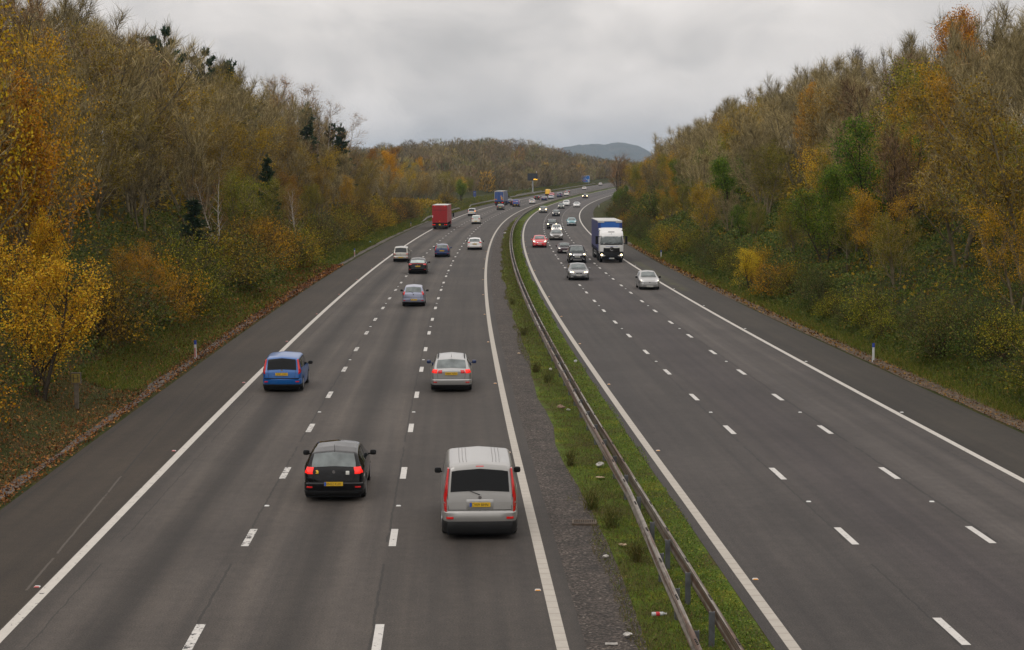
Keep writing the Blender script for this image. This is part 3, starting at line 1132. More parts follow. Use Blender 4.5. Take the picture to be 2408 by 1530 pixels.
# ---- hand-placed trees that stand out in the photograph
rg = np.random.default_rng(7)
L_ = 'left'
plant('yellow', -17.7, 63, 6.0, L_, rg, 'bright yellow tree beside the hydrant marker on the left verge', 1.15)
plant('orange', -20.5, 75, 11.5, L_, rg, 'tall vivid orange tree above the bright yellow tree', 1.0)
plant('amber', -23.5, 85, 12, L_, rg, 'large gold-orange tree reaching high on the left bank', .8)
plant('amber', -19.0, 88, 4.2, L_, rg, 'low orange-gold tree behind the first left marker post', 1.3)
plant('yellow', -20.3, 73.5, 6.2, L_, rg, 'small clear-yellow crown showing above the bright yellow tree', .6)
plant('amber', -22.5, 67, 15, L_, rg, 'dark amber tree at the left edge of the picture', .75)
for off, y, H, k, lb in [(-33, 173, 15.6, 'pine', 'topmost dark pine on the left skyline'), (-33, 196, 15.2, 'pine', 'slender pine spike second along the left skyline'),
                         (-31, 199, 15, 'spruce', 'broad dark conifer stepping down the left skyline'), (-33.5, 218, 15.2, 'pine', 'tufted pine halfway down the left skyline'),
                         (-34.5, 210, 14.6, 'pine', 'dark pine tucked between the taller skyline pines'),
                         (-28, 252, 14, 'spruce', 'dark conifer below the pale birches on the left skyline'), (-26.5, 284, 12.5, 'spruce', 'last dark conifer at the end of the left skyline'),
                         (-27, 276, 12, 'pine', 'pine just before the last conifer of the left skyline'),
                         (-22.5, 172, 8.2, 'spruce', 'narrow blue-green conifer in the middle of the left bank'), (-20.2, 115, 5.6, 'spruce', 'bushy blue-green conifer low in the left bank')]:
    plant(k, off, y, H, L_, rg, lb, 1.7 if 'bushy' in lb else 1.0)
for off, y, H, lb in [(-30, 230, 16.5, 'first pale birch on the left skyline, wispy'), (-30, 262, 17, 'second pale birch on the left skyline, upright'), (-28.5, 273, 16.5, 'third pale birch, right of the upright one on the left skyline'),
                      (-27.5, 290, 15.5, 'last pale birch of the left skyline, over the end conifer'),
                      (-20.5, 128, 7.5, 'leaning white-stemmed birch low on the left bank'), (-19.5, 172, 7, 'slim birch by the foot of the left bank')]:
    plant('birch', off, y, H, L_, rg, lb, .9)
plant('orange', -25, 345, 11, L_, rg, 'bright orange tree beyond the left conifers above the red lorry', .9)
plant('rust', -30, 375, 13, L_, rg, 'broad russet tree beyond the end of the left skyline conifers', 1.2)
plant('amber', -26, 395, 9, L_, rg, 'amber tree over the short crash barrier', .9)
plant('orange', -42, 545, 12, L_, rg, 'small golden pointed tree alone in the brown middle wood', .55)
plant('olive', -25, 475, 7.5, L_, rg, 'yellow-green rounded tree above the blue lorry', 1.5)
plant('green', -19.5, 462, 5.5, L_, rg, 'dark evergreen shrubby tree left of the blue lorry', 1.2)
plant('bush_brown', -19.5, 425, 3, L_, rg, 'red-brown bush behind the short crash barrier', 1.3)
R_ = 'right'
plant('orange', 38, 131, 12.8, R_, rg, 'tall orange-topped tree at the upper right corner', .75)
plant('orange', 36, 186, 12, R_, rg, 'small orange tree among the bare crowns of the right skyline', .5)
plant('amber', 33.5, 121, 9.0, R_, rg, 'orange-gold tree halfway up the right bank', .9)
plant('amber', 29.5, 115, 7.2, R_, rg, 'golden tree below the orange-gold tree of the right bank', 1.1)
plant('yellow', 31, 150, 7, R_, rg, 'lime-yellow tree glowing behind bare stems of the right bank', 1.1)
plant('green', 27.5, 130, 6.5, R_, rg, 'tall green leafy tree in the middle of the right bank', .95)
plant('green', 24.6, 121, 5.6, R_, rg, 'rounded green tree low on the right bank', 1.3)
plant('amber', 25.3, 109, 5.4, R_, rg, 'gold and russet tree beside the green tree of the right bank', 1.1)
plant('brown', 27, 96, 9, R_, rg, 'brown-gold tree above the bramble slope on the right', 1.1)
plant('amber', 24, 183, 6.4, R_, rg, 'amber tree above the white lorry on the right bank', 1.1)
plant('yellow', 20.6, 130, 3.2, R_, rg, 'small yellow bush-like tree on the right verge', 1.3)
plant('amber', 24.5, 78, 6.0, R_, rg, 'golden-leaved tree cut by the right edge of the picture', 1.0)
plant('brown', 27, 84, 11, R_, rg, 'tall dark gold-brown tree at the right edge of the picture', 1.0)
plant('bare_fan', 36, 122, 12, R_, rg, 'pale bare fan-shaped tree before the orange corner tree', .8)
plant('bare_red', 24, 400, 11, R_, rg, 'purple-brown bare tree where the right wood meets the bend', 1.2)
taken = [(p[0].location.x, p[0].location.y) for p in PLANTS]

# ---- the rest of the two woods, row by row up the banks
rows_left = [  # distance from the verge, height range, y range, table, spacing
    (4.4, (2.6, 4.2), (52, 330), dict(bush_brown=3, bush_amber=3, bush_olive=2.4, bush_green=1.5, bush_bare=1), 4.2),
    (7.0, (5.0, 7.5), (50, 330), dict(brown=3, amber=3, olive=2.2, bare_fan=1.5, bare=.8, rust=.4), 6.0),
    (11.5, (8.5, 11), (55, 560), dict(bare=2.6, bare_fan=3.2, brown=1.8, amber=1.2, bare_red=.4, olive=1.1), 6.4),
    (16.5, (11.5, 14), (62, 560), dict(bare=3.2, bare_fan=4, bare_red=.7, brown=1.2, amber=.6, rust=.1, olive=.4), 6.6),
    (22.5, (12, 15), (78, 540), dict(bare=3, bare_fan=2.8, bare_red=.7, bare_ash=.8, brown=.6), 7.4),
    (29, (12, 15), (98, 420), dict(bare=3, bare_fan=2, bare_red=1, bare_ash=1.2), 8.6),
]
rows_right = [
    (3.6, (1.3, 2.6), (60, 330), dict(bush_green=4, bush_olive=2.2, bush_amber=.8, bush_bare=.5), 3.8),
    (6.4, (3.2, 5.4), (62, 420), dict(olive=3, brown=1.4, amber=1.0, green=2.2, bush_green=1.6, bare_fan=.8, bush_bare=.4), 5.0),
    (10.5, (7, 9.5), (66, 560), dict(bare_fan=2.2, bare=1.4, brown=1.4, amber=1.5, olive=2.6, bare_red=.4, green=1.0), 6.0),
    (16, (9.3, 11.6), (74, 560), dict(bare=2.8, bare_fan=4, brown=1.2, amber=.6, bare_red=.4, olive=.6), 6.4),
    (22.5, (9.8, 12.2), (90, 520), dict(bare=3, bare_fan=3.6, bare_ash=.8, brown=.6, olive=.3), 7.0),
    (29.5, (10.2, 12.6), (110, 440), dict(bare=2, bare_fan=2.6, bare_ash=1.8), 8.4),
]
rg = np.random.default_rng(19)
for side, rows in (('left', rows_left), ('right', rows_right)):
    for d, (h0, h1), (y0, y1), table, gap in rows:
        y = y0 + rg.uniform(0, 3)
        while y < y1:
            g = gap * (1 + max(0, y - 120) / 330) * rg.uniform(.75, 1.25)
            dd = d + rg.uniform(-1.4, 1.4) * (1 if d > 5 else .5)
            H = rg.uniform(h0, h1)
            if side == 'left':
                off = LS - dd
                k = float(np.interp(y, [60, 240, 340, 460], [1, 1, .66, .6]))
            else:
                off = RS + dd
                k = float(np.interp(y, [60, 260, 400, 520], [1, 1, .78, .62]))
            H *= k if d > 5 else 1
            x = float(road_x(y)) + off
            kind = pick(rg, table)
            close = any((x - a) ** 2 + (y - b) ** 2 < (2.2 if d < 5 else 3.2) ** 2 for a, b in taken)
            # keep the yellow tree, the grass clearing and the sign posts clear
            if side == 'left' and d < 9 and 57 < y < 74:
                close = True
            if side == 'left' and 385 < y < 500 and dd < 9:
                close = True
            if not close:
                plant(kind, off, y, H, side, rg, None, rg.uniform(.9, 1.15))
                taken.append((x, y))
            y += g

# ---- labels for the wood: kind, height on the bank, and what the tree stands level with
MARKS_L = [(50, 'level with black hatchback'), (64, 'by hydrant marker'), (72, 'by blue people carrier'), (83, 'by first marker post'), (100, 'past silver estate'), (117, 'level with lilac hatchback'),
           (135, 'past lilac hatchback'), (156, 'level with black coupe'), (177, 'by champagne people carrier'), (190, 'by second marker post'), (206, 'level with white hatchback'),
           (235, 'past white hatchback'), (262, 'just before red lorry'), (285, 'beside red lorry'), (311, 'level with cream estate'), (340, 'past cream estate'), (369, 'level with indicating car'),
           (420, 'level with dark green estate'), (472, 'by blue lorry'), (520, 'past blue lorry')]
MARKS_R = [(60, 'at near verge'), (81, 'by near marker post'), (98, 'past near marker post'), (115, 'before silver hatchback'), (134, 'beside silver hatchback'), (150, 'level with grey saloon'), (175, 'beside white lorry'),
           (195, 'behind white lorry'), (212, 'level with red hatchback'), (236, 'level with bronze saloon'), (263, 'level with striped car'), (301, 'level with teal hatchback'), (335, 'past teal hatchback'), (364, 'level with black saloon'),
           (393, 'level with dazzling headlamps'), (435, 'level with white saloon'), (470, 'past white saloon'), (520, 'at far bend')]


def level_word(d):
    return 'at foot of' if d < 5.2 else 'low on' if d < 9 else 'partway up' if d < 14 else 'midway up' if d < 19.5 else 'high on' if d < 26 else 'topping'


seen = {}
for root, kind, side, d, y, lab, H in PLANTS:
    grp = 'trees and bushes of the %s bank' % side
    root['group'] = grp
    if lab:
        root['label'] = lab
        continue
    mk = min((MARKS_L if side == 'left' else MARKS_R), key=lambda q: abs(q[0] - y))
    key = (kind, level_word(d), side, mk[1])
    seen.setdefault(key, []).append((y, root, H))
for (kind, lw, side, mk), lst in seen.items():
    ph = DESC[kind][2]
    lst.sort(key=lambda q: q[0])
    for i, (y, root, H) in enumerate(lst):
        pre = '' if len(lst) == 1 else ('nearer ', 'farther ')[i] if len(lst) == 2 else ('nearest ', 'middle ', 'farthest ')[min(i, 2)] if len(lst) == 3 else ('nearest ', 'second ', 'third ', 'farthest ', 'last ')[min(i, 4)]
        root['label'] = pre + ph[0] + ', ' + lw + ' ' + side + ' bank, ' + mk


# ------------------------------------------------------------------ distant woodland (one mass)
def far_wood():
    rng = np.random.default_rng(77)
    T = []
    for _ in range(9000):
        y = rng.uniform(430, 1500)
        dl = 6 + 230 * rng.uniform(0, 1) ** 1.5
        if y < 560 and dl < 22:
            continue
        if rng.uniform() > (1.0 if dl < 60 else .55) * (1 if y < 1100 else .6):
            continue
        off = LS - dl
        x = float(road_x(y)) + off
        if abs(x / y) > .33:
            continue
        T.append((x, y, off))
    for _ in range(900):                    # the valley right of the road's vanishing
        y = rng.uniform(950, 1700)
        off = rng.uniform(-140, 60)
        if y < 1150 and off > -25:
            continue
        T.append((float(road_x(y)) + off, y, off))
    T = np.array(T)
    keep, cell = [], set()
    for i, (x, y, off) in enumerate(T):
        g = 5.5 if y < 700 else 7
        k = (int(x / g), int(y / g))
        if k in cell:
            continue
        cell.add(k)
        keep.append(i)
    T = T[keep]
    pal = np.array([(.15, .112, .052), (.17, .13, .062), (.13, .10, .05), (.15, .108, .055), (.13, .085, .05), (.145, .135, .045), (.20, .15, .04), (.24, .12, .03), (.07, .08, .035), (.34, .20, .03)])
    pw = np.array([5, 5, 4, 3, 2, 2.4, 1.4, .5, .9, .25])
    pw /= pw.sum()
    Qs, Cs = [], []
    for x, y, off in T:
        z = float(ground_z(off, y))
        H = rng.uniform(6.5, 12) * (.8 if LS - off < 12 else 1)
        Rw = H * rng.uniform(.30, .46)
        n = 300 if y < 800 else 210
        # upswept strips in a rounded crown
        th = rng.uniform(0, 2 * PI, n)
        h = rng.uniform(.12, 1, n)
        rr = Rw * np.sqrt(np.clip(1 - (2 * np.abs(h - .52)) ** 2.2, .02, 1)) * rng.uniform(.35, 1, n)
        P = np.stack([x + rr * np.cos(th), y + rr * np.sin(th), z + h * H - .6], 1)
        d = nrm(np.stack([np.cos(th) * .7, np.sin(th) * .7, np.full(n, 1.0)], 1) + rng.normal(0, .35, (n, 3)))
        s = nrm(np.cross(d, rng.normal(0, 1, (n, 3))))
        L = rng.uniform(.7, 1.9, n)[:, None]
        wd = rng.uniform(.05, .16, n)[:, None]
        Qs.append(np.stack([P - s * wd, P + s * wd, P + d * L + s * wd * .3, P + d * L - s * wd * .3], 1))
        c = pal[rng.choice(len(pal), p=pw)] * rng.uniform(.6, 1.5)
        Cs.append(np.clip(c[None] * rng.uniform(.6, 1.4, (n, 1)), 0, 1))
    Q = np.concatenate(Qs)
    Cc = np.concatenate(Cs)
    m = len(Q)
    me = mesh_np('distant_woodland', Q.reshape(-1, 3), np.arange(m * 4).reshape(m, 4))
    at = me.attributes.new('leafcol', 'FLOAT_COLOR', 'FACE')
    at.data.foreach_set('color', np.concatenate([Cc, np.ones((m, 1))], 1).astype(np.float32).ravel())
    mt, nt, bs = new_mat('distant_twigs')
    a = N(nt, 'ShaderNodeAttribute')
    a.attribute_name = 'leafcol'
    nt.links.new(a.outputs['Color'], bs.inputs['Base Color'])
    bs.inputs['Roughness'].default_value = .95
    o = obj_me('distant_woodland', me, mt)
    tag(o, 'brown and grey autumn wood massed beyond the bend of the road', kind='stuff')


far_wood()


# ------------------------------------------------------------------ grass, litter, brambles
def scatter(name, label, n, ofun, yfun, mat, maker, seed):
    rng = np.random.default_rng(seed)
    s = Soup()
    y = yfun(rng, n)
    off = ofun(rng, n, y)
    P = np.stack([road_x(y) + off, y, ground_z(off, y)], 1)
    inside = (off > LS) & (off < RS)
    P[inside, 2] += .055
    maker(s, P, rng, off, y)
    o = obj_me(name, s.mesh(name), mat)
    return tag(o, label, kind='stuff')


def near_y(y0, y1, p=2.0):
    return lambda rng, n: y0 + (y1 - y0) * rng.uniform(0, 1, n) ** p


def blades(h0, h1, w):
    def f(s, P, rng, off, y):
        m = len(P)
        k = np.clip(y / 60, 1, 3)
        d = nrm(rng.normal(0, .55, (m, 3)) + np.array([0, 0, 1.0]))
        s.twigs(P, d, rng.uniform(h0, h1, m), w * k, rng, bend=.4, up=-.25)
    return f


def flakes(size, lift):
    def f(s, P, rng, off, y):
        s.leaves(P + rng.uniform(0, 1, (len(P), 1)) * np.array([0, 0, lift]), size * np.clip(y[:, None] / 70, 1, 2.2), rng, flat=3)
    return f


M['grass'] = leaf_mat('grass_blades', [(0, (.05, .065, .010)), (.4, (.095, .135, .012)), (.7, (.15, .185, .018)), (.88, (.24, .20, .035)), (1, (.30, .21, .07))], trans=.25)
M['grass_dry'] = leaf_mat('dry_grass_blades', [(0, (.05, .055, .015)), (.4, (.09, .085, .025)), (.7, (.15, .115, .045)), (1, (.24, .18, .09))], trans=.25)
M['herb'] = leaf_mat('low_herbs', [(0, (.035, .060, .008)), (.5, (.075, .128, .014)), (.85, (.13, .18, .02)), (1, (.24, .22, .03))], trans=.2)
M['litter_leaf'] = leaf_mat('fallen_leaves', [(0, (.05, .022, .008)), (.4, (.13, .055, .012)), (.75, (.24, .11, .018)), (1, (.36, .20, .045))], trans=.1)
uni = lambda a, b: (lambda rng, n, y: rng.uniform(a, b, n))


def med(a, b, edge=.5):
    return lambda rng, n, y: a + (vnoise(y, y * 0, 3.5, 4) - .5) * edge + (b - a) * rng.uniform(0, 1, n)


scatter('central_reservation_grass', 'short green grass and moss along the central barrier', 38000, med(1.55, 4.05), near_y(26, 330, 2.2), M['grass'], blades(.05, .16, .006), 1)
scatter('central_reservation_dry_grass', 'straw-coloured grass among the green on the central reservation', 26000, med(1.5, 3.0), near_y(26, 330, 2.2), M['grass_dry'], blades(.05, .15, .006), 14)
scatter('left_verge_dry_grass', 'straw and olive grass at the near end of the left verge', 42000, uni(-19.5, -15.3), near_y(40, 110, 1.4), M['grass_dry'], blades(.08, .30, .007), 15)
scatter('central_reservation_herbs', 'small-leaved green plants carpeting the strip right of the barrier', 46000, med(2.9, 4.1, .3), near_y(26, 300, 2.2), M['herb'], flakes(.05, .05), 2)
scatter('central_reservation_weeds', 'dry brown weed stems on the central reservation', 7000, med(1.5, 4.0), near_y(26, 300, 1.8), M['grass_dry'], blades(.12, .34, .004), 3)
scatter('left_verge_grass', 'rough green grass on the left verge', 100000, uni(-18.2, -15.4), near_y(70, 330, 1.35), M['grass'], blades(.10, .34, .011), 4)
scatter('left_verge_fallen_leaves', 'orange leaves fallen on the left verge', 36000, lambda rng, n, y: -14.5 - 5.5 * rng.uniform(0, 1, n) ** 1.2, near_y(40, 170, 1.7), M['litter_leaf'], flakes(.10, .16), 5)
scatter('right_verge_grass', 'rough yellow-green grass on the right verge', 90000, uni(19.0, 21.4), near_y(52, 330, 1.5), M['grass'], blades(.12, .42, .009), 6)
scatter('right_verge_fallen_leaves', 'brown leaves fallen along the right verge', 12000, uni(18.2, 20.2), near_y(52, 220, 1.4), M['litter_leaf'], flakes(.10, .05), 7)
scatter('far_left_verge_grass', 'green grass behind the left barriers', 26000, uni(-20, -14.8), lambda rng, n: rng.uniform(330, 900, n), M['grass'], blades(.2, .5, .02), 8)


def bramble(s, P, rng, off, y):
    """a rolling mat of bramble leaves, knee to chest high"""
    d = np.where(off < 0, LS - off, off - RS)
    top = (.25 + 1.5 * vnoise(off, y, 2.6, 12) + .5 * vnoise(off, y, .9, 13)) * sstep(1.6, 4.5, d)
    Q = P.copy()
    Q[:, 2] += top * rng.uniform(.35, 1.0, len(P)) ** .5
    s.leaves(Q, .12 * np.clip(y[:, None] / 80, 1, 2.0), rng, flat=1.4, droop=.2)


scatter('right_bank_brambles', 'dark green brambles rolling down the foot of the right bank', 110000, lambda rng, n, y: 20.0 + 11 * rng.uniform(0, 1, n) ** 1.35, near_y(52, 230, 1.25), M['lf_bramble'], bramble, 9)
scatter('left_bank_brambles', 'dark green brambles under the trees of the left bank', 60000, lambda rng, n, y: -17.6 - 9 * rng.uniform(0, 1, n) ** 1.2, near_y(40, 190, 1.3), M['lf_bramble'], bramble, 10)
scatter('bank_undergrowth', 'brown leafy undergrowth on the floor of both woods', 90000, lambda rng, n, y: np.where(rng.uniform(0, 1, n) < .5, -19 - 26 * rng.uniform(0, 1, n), 23 + 24 * rng.uniform(0, 1, n)), near_y(45, 420, 1.1), M['lf_brown'], flakes(.2, .8), 11)
# ------------------------------------------------------------------ vehicles
def paint(name, col, metal=.35, rough=.32):
    m, nt, bs = new_mat('paint_' + name)
    # a little road film towards nothing in particular: patchy dirt over the whole body
    f = ramp(nt, [(.42, (0, 0, 0)), (.75, (1, 1, 1))])
    nt.links.new(noise(nt, coord(nt), 1.6, 5, .65), f.inputs[0])
    c = mix_c(nt, math_n(nt, 'MULTIPLY', f.outputs[0], .10), col, tuple(.6 * c + .012 for c in col))
    nt.links.new(c, bs.inputs['Base Color'])
    bs.inputs['Metallic'].default_value = metal
    bs.inputs['Roughness'].default_value = rough
    bs.inputs['Coat Weight'].default_value = .5 if sum(col) > .1 else 1.0
    bs.inputs['Specular IOR Level'].default_value = .5 if sum(col) > .1 else .0
    bs.inputs['Coat Roughness'].default_value = .05
    bs.inputs['Coat IOR'].default_value = 1.5 if sum(col) > .1 else 1.36
    return m


PAINT = {
    'black': paint('black', (.006, .006, .007), 0, .25), 'silver': paint('silver', (.36, .36, .355), .55, .34), 'pewter': paint('pewter', (.33, .325, .32), .55, .34),
    'vanwhite': paint('pale_silver', (.33, .325, .315), .4, .36), 'blue': paint('bright_blue', (.002, .085, .31), .1), 'navy': paint('navy', (.010, .028, .105), .3),
    'lilac': paint('lilac_blue', (.26, .28, .37), .5), 'white': paint('white', (.66, .66, .65), 0), 'cream': paint('cream_white', (.56, .565, .52), 0),
    'champ': paint('champagne_silver', (.34, .33, .30), .5), 'grey': paint('mid_grey', (.17, .17, .175), .5), 'bronze': paint('bronze_grey', (.15, .14, .13), .5),
    'red': paint('red', (.60, .012, .018), .1), 'teal': paint('teal', (.10, .27, .30), .4), 'darkgreen': paint('dark_green_grey', (.075, .085, .08), .4),
    'plum': paint('plum_black', (.030, .014, .018), .2), 'vanblue': paint('van_blue', (.03, .06, .22), .15), 'yellow': paint('yellow', (.80, .46, .01), 0),
    'lorryred': paint('lorry_red', (.36, .014, .020), 0, .45), 'lorrywhite': paint('lorry_white', (.64, .64, .63), 0, .4), 'charcoal': paint('charcoal', (.014, .014, .016), .1),
    'paleblue': paint('pale_blue_silver', (.36, .41, .46), .5),
}
M['glass'] = plain('dark_glass', (.020, .024, .026), .05, var=0)
M['glass_dark'] = plain('privacy_glass', (.006, .007, .008), .12, var=0)
M['glass_dark'].node_tree.nodes['Principled BSDF'].inputs['IOR'].default_value = 1.3
M['glass_mid'] = plain('painted_bright_glass', (.13, .15, .15), .06, var=.35, scale=2.2)  # opaque; uneven grey stands in for light patches seen through the window
M['glass_pale'] = plain('painted_sky_glass', (.36, .42, .40), .08, var=.2, scale=2.0)  # opaque; the sky showing through the window is put into the colour
M['tyre'] = plain('tyre_rubber', (.012, .012, .012), .85)
M['rim'] = plain('alloy_wheel', (.38, .38, .39), .35, .7)
M['rim_dark'] = plain('steel_wheel', (.10, .10, .10), .5, .4)
M['trim'] = plain('black_trim', (.009, .009, .0095), .6)
M['trim'].node_tree.nodes['Principled BSDF'].inputs['Specular IOR Level'].default_value = .22
M['chrome'] = plain('chrome', (.70, .70, .72), .12, 1.0, var=0)
M['plate_y'] = plain('yellow_plate', (.62, .38, .012), .5, var=.06)
M['plate_w'] = plain('white_plate', (.56, .56, .52), .5, var=.06)
M['plate_b'] = plain('plate_blue_band', (.02, .09, .42), .5, var=0)
M['ink'] = plain('black_ink', (.012, .012, .012), .6, var=0)
M['red_lens'] = plain('red_lens', (.55, .008, .008), .15, coat=.6, var=.1, scale=9)
M['red_lit'] = plain('red_lens_lit', (.35, .004, .004), .4, var=0, emit=.85, ecol=(1, .02, .01))
M['amber_lit'] = plain('amber_lens_lit', (.8, .3, .02), .2, var=0, emit=2.0, ecol=(1, .32, .02))
M['amber_lens'] = plain('amber_lens', (.65, .22, .02), .2, var=0)
M['clear_lens'] = plain('clear_lens', (.55, .56, .57), .08, .3, coat=.8, var=.2, scale=9)
M['head_lit'] = plain('headlamp_lit', (.9, .8, .6), .2, var=0, emit=7.0, ecol=(1, .78, .42))
M['head_dim'] = plain('headlamp_dipped', (.9, .85, .75), .2, var=0, emit=2.2, ecol=(1, .82, .55))

TOP = {
    'hatch': [(0, .40), (.01, .47), (.04, .535), (.15, .61), (.27, .66), (.30, .675), (.46, .945), (.52, .985), (.62, 1), (.78, .985), (.90, .945), (.93, .92), (.985, .66), (1, .58)],
    'fast': [(0, .40), (.01, .47), (.04, .535), (.15, .61), (.25, .65), (.28, .67), (.44, .94), (.50, .985), (.58, 1), (.70, .975), (.82, .90), (.86, .86), (.965, .70), (.985, .67), (1, .58)],
    'saloon': [(0, .38), (.01, .45), (.04, .52), (.16, .60), (.28, .64), (.31, .655), (.45, .94), (.52, .99), (.60, 1), (.70, .97), (.74, .94), (.86, .71), (.88, .695), (.97, .68), (.99, .65), (1, .58)],
    'estate': [(0, .38), (.01, .45), (.04, .52), (.16, .60), (.27, .64), (.30, .655), (.43, .94), (.50, .99), (.62, 1), (.82, .975), (.88, .945), (.905, .92), (.985, .68), (1, .60)],
    'mpv': [(0, .36), (.01, .43), (.05, .5), (.14, .57), (.20, .60), (.40, .93), (.48, .985), (.6, 1), (.85, .975), (.935, .945), (.955, .91), (.988, .60), (1, .54)],
    'suv': [(0, .44), (.01, .50), (.04, .56), (.18, .625), (.27, .645), (.29, .66), (.41, .94), (.48, .985), (.6, 1), (.85, .975), (.92, .945), (.94, .91), (.985, .64), (1, .58)],
    'van': [(0, .36), (.01, .43), (.06, .50), (.15, .55), (.19, .575), (.33, .92), (.38, .97), (.45, 1), (.93, .995), (.962, .975), (.972, .93), (.992, .6), (1, .5)],
    'pickup': [(0, .42), (.01, .5), (.04, .57), (.22, .62), (.25, .635), (.36, .94), (.42, .985), (.5, 1), (.60, .985), (.635, .95), (.665, .66), (.68, .62), (.99, .60), (1, .55)],
    'roadster': [(0, .36), (.01, .44), (.05, .53), (.3, .64), (.36, .67), (.47, .95), (.54, 1), (.64, .96), (.78, .70), (.9, .66), (1, .56)],
}
# (windscreen, rear window, front side window start, last side window end) as fractions of the length
WIN = {'hatch': ((.305, .465), (.928, .982), .36, .88), 'fast': ((.285, .445), (.85, .96), .34, .80), 'saloon': ((.315, .455), (.742, .858), .37, .76), 'estate': ((.305, .435), (.905, .98), .36, .88),
       'mpv': ((.205, .405), (.952, .986), .28, .91), 'suv': ((.295, .415), (.938, .98), .35, .88), 'van': ((.195, .335), (.973, .99), .24, .42), 'pickup': ((.255, .365), (.637, .664), .31, .60), 'roadster': ((.365, .475), (.655, .75), .42, .58)}
PLAN = [(0, .70), (.008, .79), (.03, .885), (.08, .95), (.18, .985), (.35, 1), (.75, 1), (.90, .975), (.96, .945), (.99, .89), (1, .83)]


class Car:
    def __init__(s, typ, L, W, H, clear=.21, rw=.31):
        s.typ, s.L, s.W, s.H, s.clear, s.rw = typ, L, W, H, clear, rw
        s.tu, s.th = [p[0] for p in TOP[typ]], [p[1] for p in TOP[typ]]
        s.ax = (.185, .80)
        s.tumble = .10 if typ == 'van' else .14 if typ == 'mpv' else .19 if typ in ('suv', 'pickup') else .24

    def top(s, u):
        return float(np.interp(u, s.tu, s.th)) * s.H

    def belt(s, u):
        b = float(np.interp(u, [0, .1, .28, .6, .9, 1], [.44, .54, .615, .63, .655, .58]))
        if s.typ in ('van', 'mpv'):
            b -= .04
        return min(b * s.H, s.top(u) - .025)

    def half(s, u):
        return float(np.interp(u, [p[0] for p in PLAN], [p[1] for p in PLAN])) * s.W / 2

    def sill(s, u):
        z = s.clear + .05 * (abs(u - .5) * 2) ** 6
        for a in s.ax:
            d = abs(u - a) * s.L
            ra = s.rw + .055
            if d < ra:
                z = max(z, s.rw + math.sqrt(max(ra * ra - d * d, 0)) * .98)
        return z

    def pos(s, u, q, off=0.0):
        """upper shell; q from -1 (left belt) through 0 (centre of roof or bonnet) to 1 (right belt). x forward is +."""
        zt, zb, w = s.top(u), s.belt(u), s.half(u)
        hn = (zt - zb) / s.H
        wr = w * (1 - s.tumble * min(1, hn / .36)) - min(.05, (zt - zb) * .5)
        e = .02 + .10 * hn
        A, B, C_ = Vector((w, zb)), Vector((wr, zt - e)), Vector((0, zt))
        a = abs(q)
        if a >= .60:
            p = A.lerp(B, (1 - a) / .48) if a > .60 else A.lerp(B, .4 / .48)
        elif a <= .40:
            p = C_.lerp(B, a / .48)
        else:
            t = (.60 - a) / .20
            P0, P2 = A.lerp(B, .4 / .48), C_.lerp(B, .40 / .48)
            p = P0 * (1 - t) ** 2 + B * 2 * t * (1 - t) + P2 * t * t
        y = p[0] * (1 if q > 0 else -1)
        return Vector((s.L * (.5 - u), -y, p[1] + s.H * .012 * (1 - a * a)))

    def nor(s, u, q):
        du = (s.pos(min(u + .004, 1), q) - s.pos(max(u - .004, 0), q))
        dq = (s.pos(u, min(q + .02, 1)) - s.pos(u, max(q - .02, -1)))
        n = du.cross(dq)
        n.normalize()
        if n.z < 0 and abs(q) < .5 or (n.y * -q < 0 and abs(q) >= .5):
            n = -n
        return n

    def body(s, mat, root):
        us = set(s.tu) | {p[0] for p in PLAN} | set(np.linspace(.05, .95, 22))
        for a in s.ax:
            ra = (s.rw + .055) / s.L
            us |= {a + ra * k for k in (-1.01, -.99, -.9, -.75, -.5, -.25, 0, .25, .5, .75, .9, .99, 1.01)}
        us = sorted(u for u in us if 0 <= u <= 1)
        qs = [-1, -.85, -.7, -.6, -.55, -.5, -.45, -.4, -.2, 0, .2, .4, .45, .5, .55, .6, .7, .85, 1]
        rows = []
        for u in us:
            r = []
            x, w, zb, z0 = s.L * (.5 - u), s.half(u), s.belt(u), s.sill(u)
            low = [(w * .955, z0), (w * .99, z0 + (zb - z0) * .25), (w * 1.005, z0 + (zb - z0) * .6), (w * 1.008, z0 + (zb - z0) * .85)]
            for y, z in low:
                r.append((x, y, z))
            r += [tuple(s.pos(u, q)) for q in qs]
            for y, z in low[::-1]:
                r.append((x, -y, z))
            rows.append(r)
        g = G().grid(rows)
        m = len(rows[0])
        g.f.append(tuple(range(m)))
        g.f.append(tuple(range((len(rows) - 1) * m, len(rows) * m))[::-1])
        b = g.build('body', mat, root, smooth=38)
        G().box(-.47 * s.L, .47 * s.L, -.42 * s.W, .42 * s.W, s.clear - .10, s.H * .40).build('underbody', M['trim'], root)  # floor dropped low, shaped to deepen the shade beneath the car
        return b

    def patch(s, name, u0, u1, q0, q1, mat, root, off=.008, nu=6, nq=8, taper=0.0):
        rows = []
        for i in range(nu + 1):
            u = u0 + (u1 - u0) * i / nu
            r = []
            for j in range(nq + 1):
                q = q0 + (q1 - q0) * j / nq
                r.append(tuple(s.pos(u, q) + s.nor(u, q) * off))
            rows.append(r)
        return G().grid(rows).build(name, mat, root, smooth=40, fix=False)

    def side_window(s, side, u0, u1, root, mat):
        rows = []
        for i in range(13):
            u = u0 + (u1 - u0) * i / 12
            r = []
            for j in range(4):
                q = (.93 - (.93 - .60) * j / 3) * side
                r.append(tuple(s.pos(u, q) + s.nor(u, q) * .008))
            rows.append(r)
        return G().grid(rows).build('side_window', mat, root, smooth=40, fix=False)

